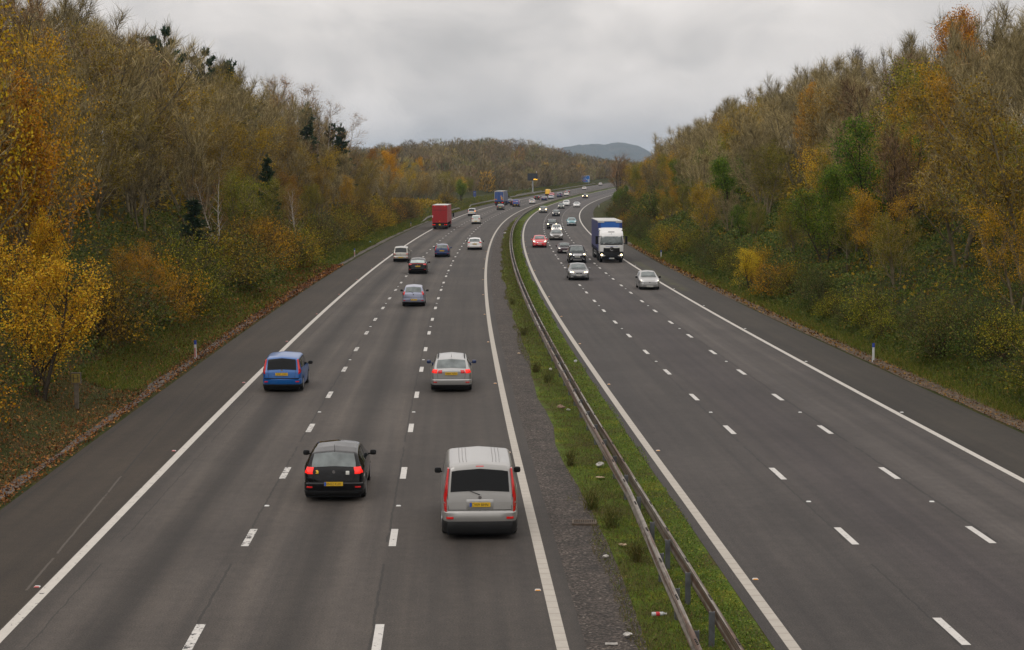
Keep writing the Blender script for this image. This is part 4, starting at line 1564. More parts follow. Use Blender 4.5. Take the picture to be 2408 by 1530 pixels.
    # ---- the two ends
    def end_x(s, y, z, rear):
        """x of the front or rear surface at height z and half-breadth y"""
        us, hs = np.array(s.tu), np.array(s.th) * s.H
        if rear:
            k = us > .6
            uu, hh = us[k][::-1], hs[k][::-1]
        else:
            k = us < .5
            uu, hh = us[k], hs[k]
        u = float(np.interp(z, hh, uu))
        f = min(.999, abs(y) / (s.W / 2))
        pu, pw = [p[0] for p in PLAN], [p[1] for p in PLAN]
        if rear:
            uc = float(np.interp(-f, [-q for q in pw[5:]], pu[5:])) if f > .83 else 1
            return s.L * (.5 - min(u, uc))
        uc = float(np.interp(f, pw[:6], pu[:6])) if f > .70 else 0
        return s.L * (.5 - max(u, uc))

    def hw(s, z, rear=True):
        """half-breadth of the body at height z near that end"""
        zb = s.H * .62
        w = s.W / 2 * .97
        if z < zb:
            return w
        return w * (1 - s.tumble * min(1, (z - zb) / (s.H * .36))) - .03

    def lens(s, name, poly, mat, root, rear=True, mirror=True, out=.018, depth=.16, y_abs=False):
        """a lamp, plate or panel let into one end; poly = [(fraction of half-breadth, z/H)]"""
        n = len(poly)
        ring = [(poly[i][0] + (poly[(i + 1) % n][0] - poly[i][0]) * k / 3, poly[i][1] + (poly[(i + 1) % n][1] - poly[i][1]) * k / 3) for i in range(n) for k in range(3)]
        ca, ch = sum(p[0] for p in poly) / n, sum(p[1] for p in poly) / n
        d = -1 if rear else 1
        for sg in ((1, -1) if mirror else (1,)):
            def P(a, h, dx):
                z = h * s.H
                y = (a if y_abs else a * s.hw(z)) * sg
                return (s.end_x(y, z, rear) + d * dx, y, z)
            rows = [[P(a, h, -depth) for a, h in ring], [P(a, h, out * .6) for a, h in ring]]
            for k in (.93, .62, .3):
                rows.append([P(ca + (a - ca) * k, ch + (h - ch) * k, out) for a, h in ring])
            g = G().grid(rows, close=True)
            m = len(ring)
            g.f.append(tuple(range(4 * m, 5 * m)))
            g.f.append(tuple(range(m))[::-1])
            o = g.build(name, mat, root, smooth=35)
        return o

    def bumper(s, mat, root, rear, z0=.17, z1=.40, out=.05, name='bumper'):
        us = np.linspace(.90, 1.0, 6) if rear else np.linspace(.10, 0, 6)
        ring = []
        d = -1 if rear else 1
        for u in us:
            k = (abs(u - .5) - .4) / .1
            ring.append((s.L * (.5 - u) + d * out * k, s.half(u) * 1.012))
        front = [(x, y) for x, y in ring]
        xe = ring[-1][0] + d * .02
        pl = front + [(xe, ring[-1][1] * .6), (xe + d * .012, 0), (xe, -ring[-1][1] * .6)] + [(x, -y) for x, y in ring[::-1]]
        a = [(x, y, z0 * s.H) for x, y in pl]
        m1 = [(x, y, (z0 * .7 + z1 * .3) * s.H) for x, y in pl]
        c = .97
        m2 = [(x, y, (z0 * .15 + z1 * .85) * s.H) for x, y in pl]
        b = [(x - d * .035, y * c, z1 * s.H) for x, y in pl]
        a = [(x - d * .03, y * .985, z) for x, y, z in a]
        g = G()
        g.grid([a, m1, m2, b], close=True)
        n = len(pl)
        g.f.append(tuple(range(n)))
        g.f.append(tuple(range(3 * n, 4 * n))[::-1])
        return g.build(name, mat, root, smooth=40)

    def plate(s, root, rear, h, txt=None, y=0.0, size=(.52, .112), band=False, proud=.05):
        z = h * s.H
        x = s.end_x(abs(y) + .2, z, rear)
        d = -1 if rear else 1
        x += d * proud
        g = G().box(min(x, x + d * .012), max(x, x + d * .012), y - size[0] / 2, y + size[0] / 2, z - size[1] / 2, z + size[1] / 2)
        p = g.build('number_plate', M['plate_y'] if rear else M['plate_w'], root)
        xf = x + d * .012
        if band:
            yb = y + (size[0] / 2 - .03) * (1 if rear else -1)
            G().box(min(xf, xf + d * .002), max(xf, xf + d * .002), yb - .028, yb + .028, z - size[1] / 2 + .004, z + size[1] / 2 - .004).build('blue_band', M['plate_b'], p)
        if txt:
            # reading direction: left to right for someone looking at this end
            rd = Vector((0, -1, 0)) if rear else Vector((0, 1, 0))
            up = Vector((0, 0, 1))
            nz = rd.cross(up)
            fr = Matrix(((rd.x, up.x, nz.x, xf + d * .003), (rd.y, up.y, nz.y, y), (rd.z, up.z, nz.z, z - .036), (0, 0, 0, 1)))
            lettering(txt, fr, .105, M['ink'], p, width=size[0] * (.80 if band else .90))
        return p

    def wheels(s, root, rim):
        for a in s.ax:
            for sg in (1, -1):
                c = (s.L * (.5 - a), sg * (s.W / 2 - .115), s.rw)
                r = s.rw
                t = G().lathe_y(c, [(-.1, r * .7), (-.1, r * .93), (-.075, r), (.075, r), (.1, r * .93), (.1, r * .7)], 22).build('wheel', M['tyre'], root, smooth=40)
                g = G().lathe_y((c[0], c[1] + sg * .098, c[2]), [(-.012, r * .68), (.012, r * .66)], 18)
                g.build('rim', rim, t, smooth=40)

    def mirror(s, root, mat, u=None, z=None):
        u = u or WIN[s.typ][2] + .0
        z = z or s.belt(u) + .07
        for sg in (1, -1):
            x, y = s.L * (.5 - u), sg * (s.half(u) + .115)
            g = G()
            rows = []
            for k, (dx, kk) in enumerate([(-.07, .82), (-.06, 1), (.05, 1), (.10, .6)]):
                rows.append([(x + dx, y + sg * .092 * kk * np.sign(math.cos(t)) * abs(math.cos(t)) ** .6, z + .074 * kk * np.sign(math.sin(t)) * abs(math.sin(t)) ** .6) for t in np.linspace(0, 2 * PI, 13)[:-1]])
            g.grid(rows, close=True)
            n = 12
            g.f.append(tuple(range(n)))
            g.f.append(tuple(range(3 * n, 4 * n)))
            g.box(x - .02, x + .03, min(y, y - sg * .14), max(y, y - sg * .14), z - .06, z - .025)
            o = g.build('door_mirror', mat, root, smooth=45)

    def seam(s, pts, root, rear, r=.006, name='panel_gap'):
        """dark shut line across one end"""
        g = G()
        P = []
        for a, h in pts:
            z = h * s.H
            y = a * s.hw(z)
            P.append((s.end_x(y, z, rear) + (-.004 if rear else .004), y, z))
        for p, q in zip(P[:-1], P[1:]):
            g.tube(p, q, r, n=4)
        g.build(name, M['trim'], root)


def rect(a0, a1, z0, z1):
    return [(a0, z0), (a1, z0), (a1, z1), (a0, z1)]


TAIL = {
    'low': [(.70, .555), (.97, .56), (.965, .665), (.72, .66)],
    'block': [(.69, .545), (.965, .55), (.955, .675), (.71, .67)],
    'mid': [(.78, .555), (.99, .56), (.97, .70), (.86, .735), (.80, .68)],
    'tall': [(.84, .50), (.985, .52), (.985, .70), (.975, .90), (.90, .90), (.875, .70)],
    'vtall': [(.885, .36), (.985, .36), (.985, .62), (.975, .93), (.925, .93), (.89, .62)],
    'wide': [(.52, .575), (.97, .565), (.985, .655), (.52, .63)],
    'wing': [(.62, .60), (.97, .56), (.985, .68), (.66, .665)],
    'line': [(.66, .50), (.97, .50), (.97, .555), (.66, .545)],
}
HEAD = {
    'oval': [(.56, .46), (.72, .44), (.90, .46), (.96, .53), (.86, .565), (.64, .53)],
    'big': [(.54, .44), (.80, .43), (.93, .47), (.97, .58), (.84, .60), (.62, .54)],
    'slim': [(.50, .48), (.92, .455), (.96, .53), (.54, .53)],
    'box': [(.58, .47), (.93, .47), (.95, .56), (.58, .55)],
}
VEH = []


def vehicle(name, label, cat, off, y, away, typ, dim, col, **o):
    L, W, H = dim
    c = Car(typ, L, W, H, clear=o.get('clear', .21), rw=o.get('rw', .31))
    a = math.atan2(1, slope(y)) + (0 if away else PI) + o.get('yaw', 0)
    # y is where the nearest axle touches the road
    ax = (c.ax[1] - .5) * L if away else (.5 - c.ax[0]) * L
    yc = y + ax
    root = empty(name, rpt(off, yc, .002), a)
    tag(root, label, cat, 'vehicles driving away on the left carriageway' if away else 'oncoming vehicles on the right carriageway')
    pm = PAINT[col]
    c.body(pm, root)
    zb0 = .25 if typ == 'van' else .215
    w = WIN[typ]
    gl = M[o.get('glass', 'glass')]
    c.patch('windscreen', w[0][0], w[0][1], -.405, .405, M['glass_mid'] if not away else M['glass'], root)
    if not o.get('no_rear_window'):
        rq = o.get('rq', .435)
        c.patch('rear_window', w[1][0], w[1][1], -rq, rq, gl, root, off=.010)
    for sg in (1, -1):
        if typ in ('van', 'roadster') or L < 3.75:
            c.side_window(sg, w[2], w[3], root, M['glass'])
        else:
            mid = (w[2] + w[3]) / 2 + .01
            c.side_window(sg, w[2], mid - .008, root, M['glass'])
            c.side_window(sg, mid + .008, w[3], root, M['glass'])
    c.wheels(root, M[o.get('rim', 'rim')])
    c.mirror(root, M['trim'] if o.get('dark_mirror') else PAINT[o.get('mirror', col)])
    low = PAINT[o['bump']] if o.get('bump') in PAINT else M['trim'] if o.get('bump') == 'trim' else pm
    c.bumper(low, root, True, zb0 - .01, .385)
    c.bumper(low, root, False, .17, .36)
    if away:
        c.lens('tail_light', TAIL[o.get('tail', 'mid')], M['red_lit'] if o.get('lit') else M['red_lens'], root)
        c.plate(root, True, o.get('ph', .47), o.get('txt'), o.get('py', 0.0), band=bool(o.get('band')), proud=.07 if o.get('ph', .47) < .4 else .035)
        c.bumper(M['trim'], root, True, .15 if typ != 'van' else .10, o.get('valance', .235), .045, 'valance_shade')  # black valance strip, doubling as the dark shade under the bumper
        if o.get('hi', True):
            c.lens('high_brake_light', rect(-.14, .14, .0, .0) if 0 else [(-.12, o.get('hz', .925)), (.12, o.get('hz', .925)), (.12, o.get('hz', .925) + .012), (-.12, o.get('hz', .925) + .012)], M['red_lit'] if o.get('lit') else M['red_lens'], root, mirror=False, out=.014, depth=.05)
        if o.get('detail'):
            c.seam([(-.66, .40), (-.70, .55), (-.72, .62)], root, True)
            c.seam([(.66, .40), (.70, .55), (.72, .62)], root, True)
            c.seam([(-.86, .392), (-.4, .39), (.4, .39), (.86, .392)], root, True)
        if o.get('wiper'):
            zb = TOP[typ][-2][1] * H + .02
            x = c.end_x(0, zb, True)
            x2 = c.end_x(.3, zb + .10, True)
            G().tube((x - .03, 0, zb - .03), (x2 - .03, .34, zb + .10), .012, .007, 5).build('rear_wiper', M['trim'], root)
        if o.get('emblem', True):
            z = o.get('ez', .585) * H
            x = c.end_x(0, z, True)
            G().tube((x + .02, 0, z), (x - .02, 0, z), .045, n=12).build('badge', M['chrome'], root)
        c.lens('reflector', rect(.70, .90, .285, .315), M['red_lens'], root, out=.075, depth=.03)
    else:
        hl = HEAD[o.get('head', 'oval')]
        c.lens('headlamp', hl, M['clear_lens'], root, rear=False, out=.022, depth=.3)
        lit = o.get('lit', 1)
        if lit:
            cx = sum(p[0] for p in hl) / len(hl) + .04
            cz = sum(p[1] for p in hl) / len(hl)
            r = o.get('lr', .075)
            for sg in (1, -1):
                y0 = cx * c.hw(cz * H) * sg
                x = c.end_x(y0, cz * H, False)
                G().tube((x - .05, y0, cz * H), (x + .035, y0, cz * H), r, r * .85, 12).build('bulb', M['head_lit'] if lit == 1 else M['head_dim'], root)
        gz = o.get('grille', (.42, .40, .465))
        c.lens('grille', rect(-gz[0], gz[0], gz[1], gz[2]), M['trim'], root, rear=False, mirror=False, out=.02, depth=.2)
        if o.get('chrome_bar'):
            for k in range(o['chrome_bar']):
                zc = gz[1] + (gz[2] - gz[1]) * (k + .5) / o['chrome_bar']
                c.lens('grille_bar', rect(-gz[0] * .96, gz[0] * .96, zc - .010, zc + .010), M['chrome'], root, rear=False, mirror=False, out=.034, depth=.03)
        if o.get('intake', True):
            c.lens('lower_intake', rect(-.55, .55, .19, .255), M['trim'], root, rear=False, mirror=False, out=.075, depth=.1)
        c.plate(root, False, o.get('ph', .33), o.get('txt'), band=bool(o.get('band')), proud=.085)
        c.lens('fog_lamp', rect(.66, .80, .225, .275), M['clear_lens'], root, rear=False, out=.07, depth=.06)
        if o.get('emblem', True):
            z = (gz[2] + .012) * H
            x = c.end_x(0, z, False)
            G().tube((x - .02, 0, z), (x + .02, 0, z), .05, n=12).build('badge', M['chrome'], root)
        # wiper pair along the bottom of the windscreen
        g = G()
        for y0, y1 in ((.05, .62), (-.55, .0)):
            p0, p1 = c.pos(w[0][0] + .012, -y0 * .38 / .62), c.pos(w[0][0] + .022, -y1 * .38 / .62)
            g.tube(p0 + Vector((.01, 0, .025)), p1 + Vector((.01, 0, .025)), .012, n=4)
        g.build('wipers', M['trim'], root)
    if o.get('rails'):
        for sg in (1, -1):
            g = G()
            P = [c.pos(u, .44 * sg) + Vector((0, 0, .05 if 0 < i < 6 else .0)) for i, u in enumerate(np.linspace(.46, .86, 7))]
            for p, q in zip(P[:-1], P[1:]):
                g.tube(p, q, .02, n=6)
            g.build('roof_rail', M[o['rails']], root, smooth=50)
    if o.get('aerial'):
        u = o['aerial']
        p = c.pos(u, 0)
        G().tube(p, p + Vector((-.16, 0, o.get('al', .25))), .008, .004, 5).build('aerial', M['trim'], root)
    VEH.append((root, c))
    return root, c


A = True
# ---- driving away
van, vc = vehicle('panel_van', 'pale silver van with tall red corner lights, nearest the camera in the third lane', 'van', -1.42, 42.0, A, 'van', (4.75, 1.93, 1.93), 'vanwhite', tail='vtall', ph=.47, rw=.33, txt='CV09 BHN', band=1, dark_mirror=1, rq=.47, valance=.265, ez=.56, glass='glass_dark', hz=.95, wiper=1)
for q in (-.30, -.25, -.20, .20, .25, .30):           # roof ribs
    g = G()
    P = [vc.pos(u, q) + Vector((0, 0, .004)) for u in np.linspace(.47, .92, 8)]
    for p, r in zip(P[:-1], P[1:]):
        g.tube(p, r, .009, n=5)
    g.build('roof_rib', PAINT['pewter'], van)
vc.lens('lower_lamp', [(.885, .27), (.985, .27), (.985, .355), (.885, .355)], M['clear_lens'], van, out=.02)
vc.lens('plate_recess', rect(-.36, .36, .41, .535), PAINT['silver'], van, mirror=False, out=.012)
vc.seam([(0, .20), (0, .40)], van, True, .010)
vc.seam([(-.80, .22), (-.84, .42), (-.86, .6)], van, True)
vc.seam([(.80, .22), (.84, .42), (.86, .6)], van, True)
vc.seam([(-.84, .40), (-.4, .398), (.4, .398), (.84, .40)], van, True, .008)

hb, hc = vehicle('hatchback_car', 'black hatchback with square glowing red tail lights, second from the camera', 'car', -5.41, 46.8, A, 'hatch', (4.15, 1.73, 1.45), 'black', tail='block', lit=1, ph=.36, txt='HN52 KUH', band=1, glass='glass_mid', aerial=.87, al=.16, wiper=0, detail=1, dark_mirror=1)
hc.lens('sticker', rect(-.52, -.40, .53, .60), M['plate_w'], hb, mirror=False, out=.014, depth=.05)
hc.lens('yellow_sticker', [(.50, .55), (.60, .55), (.60, .565), (.55, .585), (.60, .61), (.55, .62), (.50, .60)], M['plate_y'], hb, mirror=False, out=.014, depth=.05)
bm, bc = vehicle('people_carrier', 'bright blue compact people carrier with upright red corner lights beside the hard shoulder', 'car', -9.28, 70.5, A, 'mpv', (4.08, 1.69, 1.53), 'blue', tail='tall', glass='glass_dark', ph=.505, txt='CP07 OXD', dark_mirror=1, hz=.93, detail=1, ez=.60)
bc.lens('trim_strip', rect(-.9, .9, .375, .392), M['trim'], bm, mirror=False, out=.07, depth=.05)
se, sc_ = vehicle('estate_car', 'silver estate car with roof rails and lit orange-red tail lights', 'car', -2.15, 70.6, A, 'estate', (4.68, 1.75, 1.46), 'silver', tail='low', lit=1, ph=.545, txt='V884 NFH', rails='trim', glass='glass_mid', aerial=.84, al=.14, detail=1, mirror='navy', emblem=False)
sc_.lens('inner_tail_light', rect(.46, .66, .555, .645), M['red_lens'], se)
lh, lc = vehicle('hatchback_car', 'lilac-blue small hatchback with red tail lights and a tall aerial', 'car', -5.15, 116.7, A, 'hatch', (3.62, 1.60, 1.47), 'lilac', tail='mid', ph=.33, txt='FL08 XTB', band=1, glass='glass_mid', aerial=.56, al=.5, wiper=1, detail=1, dark_mirror=1, rw=.285)
cv, cc = vehicle('hatchback_car', 'black coupe-backed hatchback with a red light bar under its spoiler', 'car', -6.33, 155.7, A, 'fast', (4.28, 1.77, 1.45), 'black', tail='wing', ph=.50, txt='MF13 UFJ', band=1, glass='glass_pale', aerial=.74, al=.1, ez=.575)
cc.lens('light_bar', rect(-.62, .62, .655, .672), M['red_lens'], cv, mirror=False, out=.03, depth=.1)
vehicle('people_carrier', 'champagne-silver people carrier overlapping the hard shoulder line', 'car', -9.07, 177.5, A, 'mpv', (4.05, 1.70, 1.62), 'champ', tail='line', ph=.30, txt='MX06 EKH', detail=1, ez=.52)
vehicle('hatchback_car', 'dark blue hatchback with tall red lights beside its rear window', 'car', -5.06, 187.7, A, 'hatch', (3.92, 1.69, 1.47), 'navy', tail='tall', ph=.50, txt='HG56 VWM', glass='glass_mid', wiper=1)
vehicle('hatchback_car', 'white hatchback with dark lower bumper in the third lane', 'car', -1.71, 206.0, A, 'hatch', (4.36, 1.82, 1.48), 'white', tail='wing', ph=.50, txt='MW13 BNJ', glass='glass_mid', dark_mirror=1)
vehicle('estate_car', 'old cream-white estate car with a pale rear window', 'car', -4.77, 311.0, A, 'mpv', (4.26, 1.70, 1.63), 'cream', tail='wide', ph=.33, txt='V217', glass='glass_pale', dark_mirror=1, rim='rim_dark')
pk, pc = vehicle('people_carrier', 'silver people carrier with its right indicator glowing amber', 'car', -8.77, 368.9, A, 'mpv', (4.3, 1.78, 1.66), 'silver', tail='mid', ph=.42, dark_mirror=1)
pc.lens('indicator', rect(-.97, -.80, .56, .68), M['amber_lit'], pk, mirror=False, out=.03)
vehicle('estate_car', 'dark green-grey estate car with silver bumper strip', 'car', -5.5, 421.2, A, 'estate', (4.75, 1.82, 1.5), 'darkgreen', tail='low', ph=.46, glass='glass_mid')
vehicle('hatchback_car', 'blue hatchback with tall tail lights just beyond the blue lorry', 'car', -8.67, 494.4, A, 'hatch', (3.92, 1.69, 1.48), 'navy', tail='tall', glass='glass_mid', ph=.50)
vehicle('hatchback_car', 'black car half hidden behind the blue van', 'car', -5.95, 474.0, A, 'hatch', (4.0, 1.70, 1.45), 'black', tail='mid')
bv, bvc = vehicle('panel_van', 'blue panel van with red and white lettering on its back', 'van', -3.82, 456.1, A, 'van', (4.8, 1.90, 1.97), 'vanblue', tail='vtall', ph=.27, py=.30, no_rear_window=1, bump='charcoal', dark_mirror=1, emblem=False, rim='rim_dark')
vehicle('hatchback_car', 'white hatchback rounding the bend beside the central barrier', 'car', -1.89, 492.1, A, 'hatch', (3.95, 1.72, 1.48), 'white', tail='mid', ph=.5)
vehicle('hatchback_car', 'dark hatchback with both brake lights glowing red', 'car', -5.3, 552.0, A, 'hatch', (4.0, 1.72, 1.48), 'charcoal', tail='block', lit=1, ph=.40)
vehicle('saloon_car', 'dark blue saloon beside the glowing brake lights of a hatchback', 'car', -1.9, 540.1, A, 'saloon', (4.6, 1.80, 1.44), 'navy', tail='wide', glass='glass_mid', ph=.56)
vehicle('estate_car', 'silver-grey family car in front of the red hatchback', 'car', -1.54, 563.0, A, 'hatch', (4.5, 1.84, 1.52), 'paleblue', tail='mid', glass='glass', ph=.5)
vehicle('hatchback_car', 'red hatchback half hidden by the silver-grey family car', 'car', -5.2, 606.0, A, 'hatch', (4.0, 1.72, 1.48), 'red', tail='mid', glass='glass_mid')
vehicle('panel_van', 'bright yellow van keeping to the inside lane', 'van', -8.51, 626.4, A, 'van', (5.0, 1.95, 2.35), 'yellow', tail='vtall', no_rear_window=1, emblem=False, ph=.3, rim='rim_dark')
vehicle('off_road_car', 'navy off-road car towing nothing, beside a white hatchback', 'car', -1.21, 593.4, A, 'suv', (4.6, 1.86, 1.75), 'navy', tail='low', clear=.25, rw=.35, ph=.5)
VEH[-1][0]['label'] = 'navy off-road car overlapping a white hatchback near the bend'
vehicle('hatchback_car', 'white hatchback half hidden by the navy off-road car', 'car', -1.15, 622.0, A, 'hatch', (4.0, 1.74, 1.48), 'white', tail='tall')
vehicle('hatchback_car', 'black hatchback with glowing lights on the far rise', 'car', -4.92, 667.4, A, 'hatch', (4.0, 1.76, 1.45), 'black', tail='block', lit=1, glass='glass_mid', ph=.42)
vehicle('hatchback_car', 'white hatchback far up the rise below the blue direction sign', 'car', -5.86, 749.6, A, 'hatch', (4.0, 1.76, 1.48), 'white', tail='mid')
vehicle('estate_car', 'farthest silver car vanishing behind the right wood', 'car', -9.3, 860.1, A, 'estate', (4.4, 1.80, 1.6), 'silver', tail='low', glass='glass_mid')
# ---- oncoming
A = False
vehicle('hatchback_car', 'silver three-door hatchback nearest of the oncoming cars, beside the outer edge line', 'car', 13.1, 133.9, A, 'hatch', (3.83, 1.66, 1.43), 'silver', head='big', lit=2, lr=.05, ph=.205, txt='LD05 NWC', grille=(.62, .355, .40), dark_mirror=1, intake=False, rw=.29)
sal, _c = vehicle('saloon_car', 'grey saloon with twin bright headlamps straddling the lane line', 'car', 8.15, 146.1, A, 'saloon', (4.53, 1.81, 1.42), 'grey', head='slim', lit=1, lr=.085, ph=.33, txt='HT59 NCJ', grille=(.30, .40, .455))
_c.lens('grille_divider', rect(-.03, .03, .39, .465), PAINT['grey'], sal, rear=False, mirror=False, out=.045, depth=.1)
_c.lens('inner_bulb', rect(.52, .60, .475, .515), M['head_lit'], sal, rear=False, out=.035, depth=.1)
pu, pcar = vehicle('pickup_truck', 'black pickup with wide chrome grille and roof rails', 'truck', 9.51, 175.0, A, 'pickup', (5.3, 1.88, 1.80), 'charcoal', head='box', lit=1, lr=.085, ph=.375, txt='CV64 WLY', grille=(.50, .435, .555), chrome_bar=3, clear=.30, rw=.38, rails='trim', mirror='vanwhite', intake=False)
pcar.lens('chrome_bumper_bar', rect(-.60, .60, .235, .262), M['chrome'], pu, rear=False, mirror=False, out=.13, depth=.05)
pcar.lens('chrome_bumper_end', [(.52, .26), (.60, .26), (.62, .33), (.56, .33)], M['chrome'], pu, rear=False, out=.12, depth=.05)
pcar.lens('skid_plate', rect(-.5, .5, .175, .225), PAINT['pewter'], pu, rear=False, mirror=False, out=.10, depth=.1)
vehicle('sports_car', 'dark plum soft-top sports car half hidden by the black pickup', 'car', 9.05, 196.5, A, 'roadster', (3.97, 1.68, 1.23), 'plum', head='oval', lit=2, lr=.05, ph=.25, grille=(.5, .25, .32), clear=.14, rw=.30, intake=False, dark_mirror=1)
rf, rc = vehicle('hatchback_car', 'bright red hatchback alone in the lane beside the central grass', 'car', 6.41, 212.6, A, 'hatch', (4.42, 1.81, 1.50), 'red', head='big', lit=1, lr=.07, ph=.30, txt='CE61 RHO', grille=(.42, .415, .46), chrome_bar=1)
vehicle('saloon_car', 'bronze-grey luxury saloon with an oval mesh grille', 'car', 9.14, 236.2, A, 'saloon', (4.95, 1.88, 1.46), 'bronze', head='big', lit=0, ph=.27, txt='AU11 YDB', grille=(.34, .36, .47), chrome_bar=0)
mn, mc_ = vehicle('hatchback_car', 'white small car with two dark bonnet stripes and bright headlamps', 'car', 9.71, 263.0, A, 'hatch', (3.70, 1.68, 1.41), 'white', head='oval', lit=1, lr=.10, ph=.28, dark_mirror=1)
for q in (-.10, .10):
    mc_.patch('bonnet_stripe', .05, .285, q - .045, q + .045, M['trim'], mn, off=.006, nq=2, nu=5)
vehicle('off_road_car', 'black off-road car with silver roof rails behind the striped white car', 'car', 9.22, 283.0, A, 'suv', (4.43, 1.81, 1.66), 'charcoal', head='box', lit=1, lr=.10, ph=.33, clear=.24, rw=.34, rails='chrome')
vehicle('hatchback_car', 'teal hatchback with silver bumper in the inside oncoming lane', 'car', 12.88, 301.1, A, 'hatch', (4.17, 1.70, 1.45), 'teal', head='big', lit=0, ph=.30, txt='X941', bump='paleblue', grille=(.40, .40, .44))
vehicle('saloon_car', 'black saloon with pale headlamp lenses in the middle oncoming lane', 'car', 9.86, 363.7, A, 'hatch', (4.2, 1.74, 1.45), 'black', head='big', lit=2, lr=.06, ph=.33, band=1)
vehicle('off_road_car', 'grey off-road car with dazzling headlamps beside the barrier', 'car', 6.27, 393.0, A, 'suv', (4.4, 1.83, 1.6), 'bronze', head='box', lit=1, lr=.15, ph=.33, clear=.22, rw=.34)
vehicle('hatchback_car', 'dark green-black car in front of the white people carrier', 'car', 9.34, 434.6, A, 'saloon', (4.3, 1.73, 1.43), 'darkgreen', head='box', lit=2, lr=.07, ph=.33)
vehicle('people_carrier', 'white people carrier partly behind the dark green-black car', 'car', 9.43, 466.3, A, 'mpv', (4.5, 1.82, 1.62), 'white', head='big', lit=0, ph=.3)
vehicle('saloon_car', 'white saloon alone in the inside oncoming lane', 'car', 12.88, 450.2, A, 'saloon', (4.4, 1.75, 1.43), 'white', head='oval', lit=0, ph=.3)
vehicle('hatchback_car', 'farthest oncoming car, dark red with bright headlamps', 'car', 9.02, 576.5, A, 'suv', (4.4, 1.80, 1.58), 'plum', head='box', lit=1, lr=.16, ph=.33, clear=.22)
# lettering on the back of the blue van
M['ink_pink'] = plain('faded_red_lettering', (.55, .10, .16), .6, var=0)
M['ink_white'] = plain('white_lettering', (.78, .78, .78), .6, var=0)
bvc.lens('red_lettering', [(.02, .715), (.68, .715), (.60, .775), (.06, .765)], M['ink_pink'], bv, mirror=False, out=.014, depth=.04)
bvc.lens('white_lettering', [(-.52, .715), (-.02, .715), (-.02, .75), (-.52, .75)], M['ink_white'], bv, mirror=False, out=.014, depth=.04)
bvc.lens('flame_emblem', [(-.66, .69), (-.58, .69), (-.57, .75), (-.62, .80), (-.67, .76)], M['plate_w'], bv, mirror=False, out=.014, depth=.04)
bvc.lens('yellow_sticker', rect(-.62, -.42, .24, .32), M['plate_y'], bv, mirror=False, out=.075, depth=.04)
# ------------------------------------------------------------------ lorries
def lorry_root(label, off, y, away, back, name='articulated_lorry'):
    """origin on the road under the nearest axle, which is `back` metres behind (or ahead of) the origin"""
    a = math.atan2(1, slope(y + 4)) + (0 if away else PI)
    r = empty(name, rpt(off, y, .002), a)
    return tag(r, label, 'lorry', 'vehicles driving away on the left carriageway' if away else 'oncoming vehicles on the right carriageway')


def big_wheel(root, x, y, r=.5, w=.30, rim=True):
    sg = 1 if y > 0 else -1
    t = G().lathe_y((x, y, r), [(-w / 2, r * .6), (-w / 2, r * .95), (-w * .4, r), (w * .4, r), (w / 2, r * .95), (w / 2, r * .6)], 26).build('wheel', M['tyre'], root, smooth=40)
    if rim:
        G().lathe_y((x, y + sg * (w / 2 - .02), r), [(-.01, r * .58), (.0, r * .57), (.03 * sg, r * .25)], 20).build('rim', M['rim_dark'], t, smooth=40)


def panel_mat(name, col, dirt, rough=.5, lines=0.0):
    """flat lorry panel or curtain with streaks of road dirt running down it"""
    m, nt, bs = new_mat(name)
    f = ramp(nt, [(.40, (0, 0, 0)), (.72, (1, 1, 1))])
    nt.links.new(noise(nt, coord(nt, 'Object', (2.2, 2.2, .35)), 1.0, 6, .65), f.inputs[0])
    c = mix_c(nt, math_n(nt, 'MULTIPLY', f.outputs[0], .6), col, dirt)
    nt.links.new(c, bs.inputs['Base Color'])
    bs.inputs['Roughness'].default_value = rough
    if lines:
        wv = N(nt, 'ShaderNodeTexWave')
        wv.inputs['Scale'].default_value = lines
        wv.inputs['Distortion'].default_value = 1.5
        nt.links.new(coord(nt), wv.inputs['Vector'])
        bump(nt, bs, wv.outputs['Fac'], .03, .5)
    return m


M['red_panel'] = panel_mat('red_lorry_panel', (.33, .016, .020), (.20, .022, .022), .5)
M['red_shutter'] = panel_mat('red_shutter', (.36, .010, .014), (.17, .018, .018), .5)
M['red_side'] = panel_mat('red_lorry_side', (.34, .045, .05), (.28, .07, .07), .45)
M['curtain'] = panel_mat('blue_curtain', (.028, .040, .15), (.07, .068, .125), .55, .5)
M['curtain2'] = panel_mat('blue_door', (.020, .065, .24), (.03, .07, .2), .45)
M['bulkhead'] = panel_mat('blue_bulkhead', (.015, .11, .42), (.02, .12, .4), .45)
M['roof_sheet'] = plain('pale_roof_sheet', (.45, .45, .43), .6, var=.2, scale=.8)
M['galv'] = plain('galvanised_steel', (.36, .37, .38), .45, .6, var=.2)
M['chassis'] = plain('chassis_black', (.016, .015, .015), .7, var=.3)
M['white_panel'] = PAINT['lorrywhite']


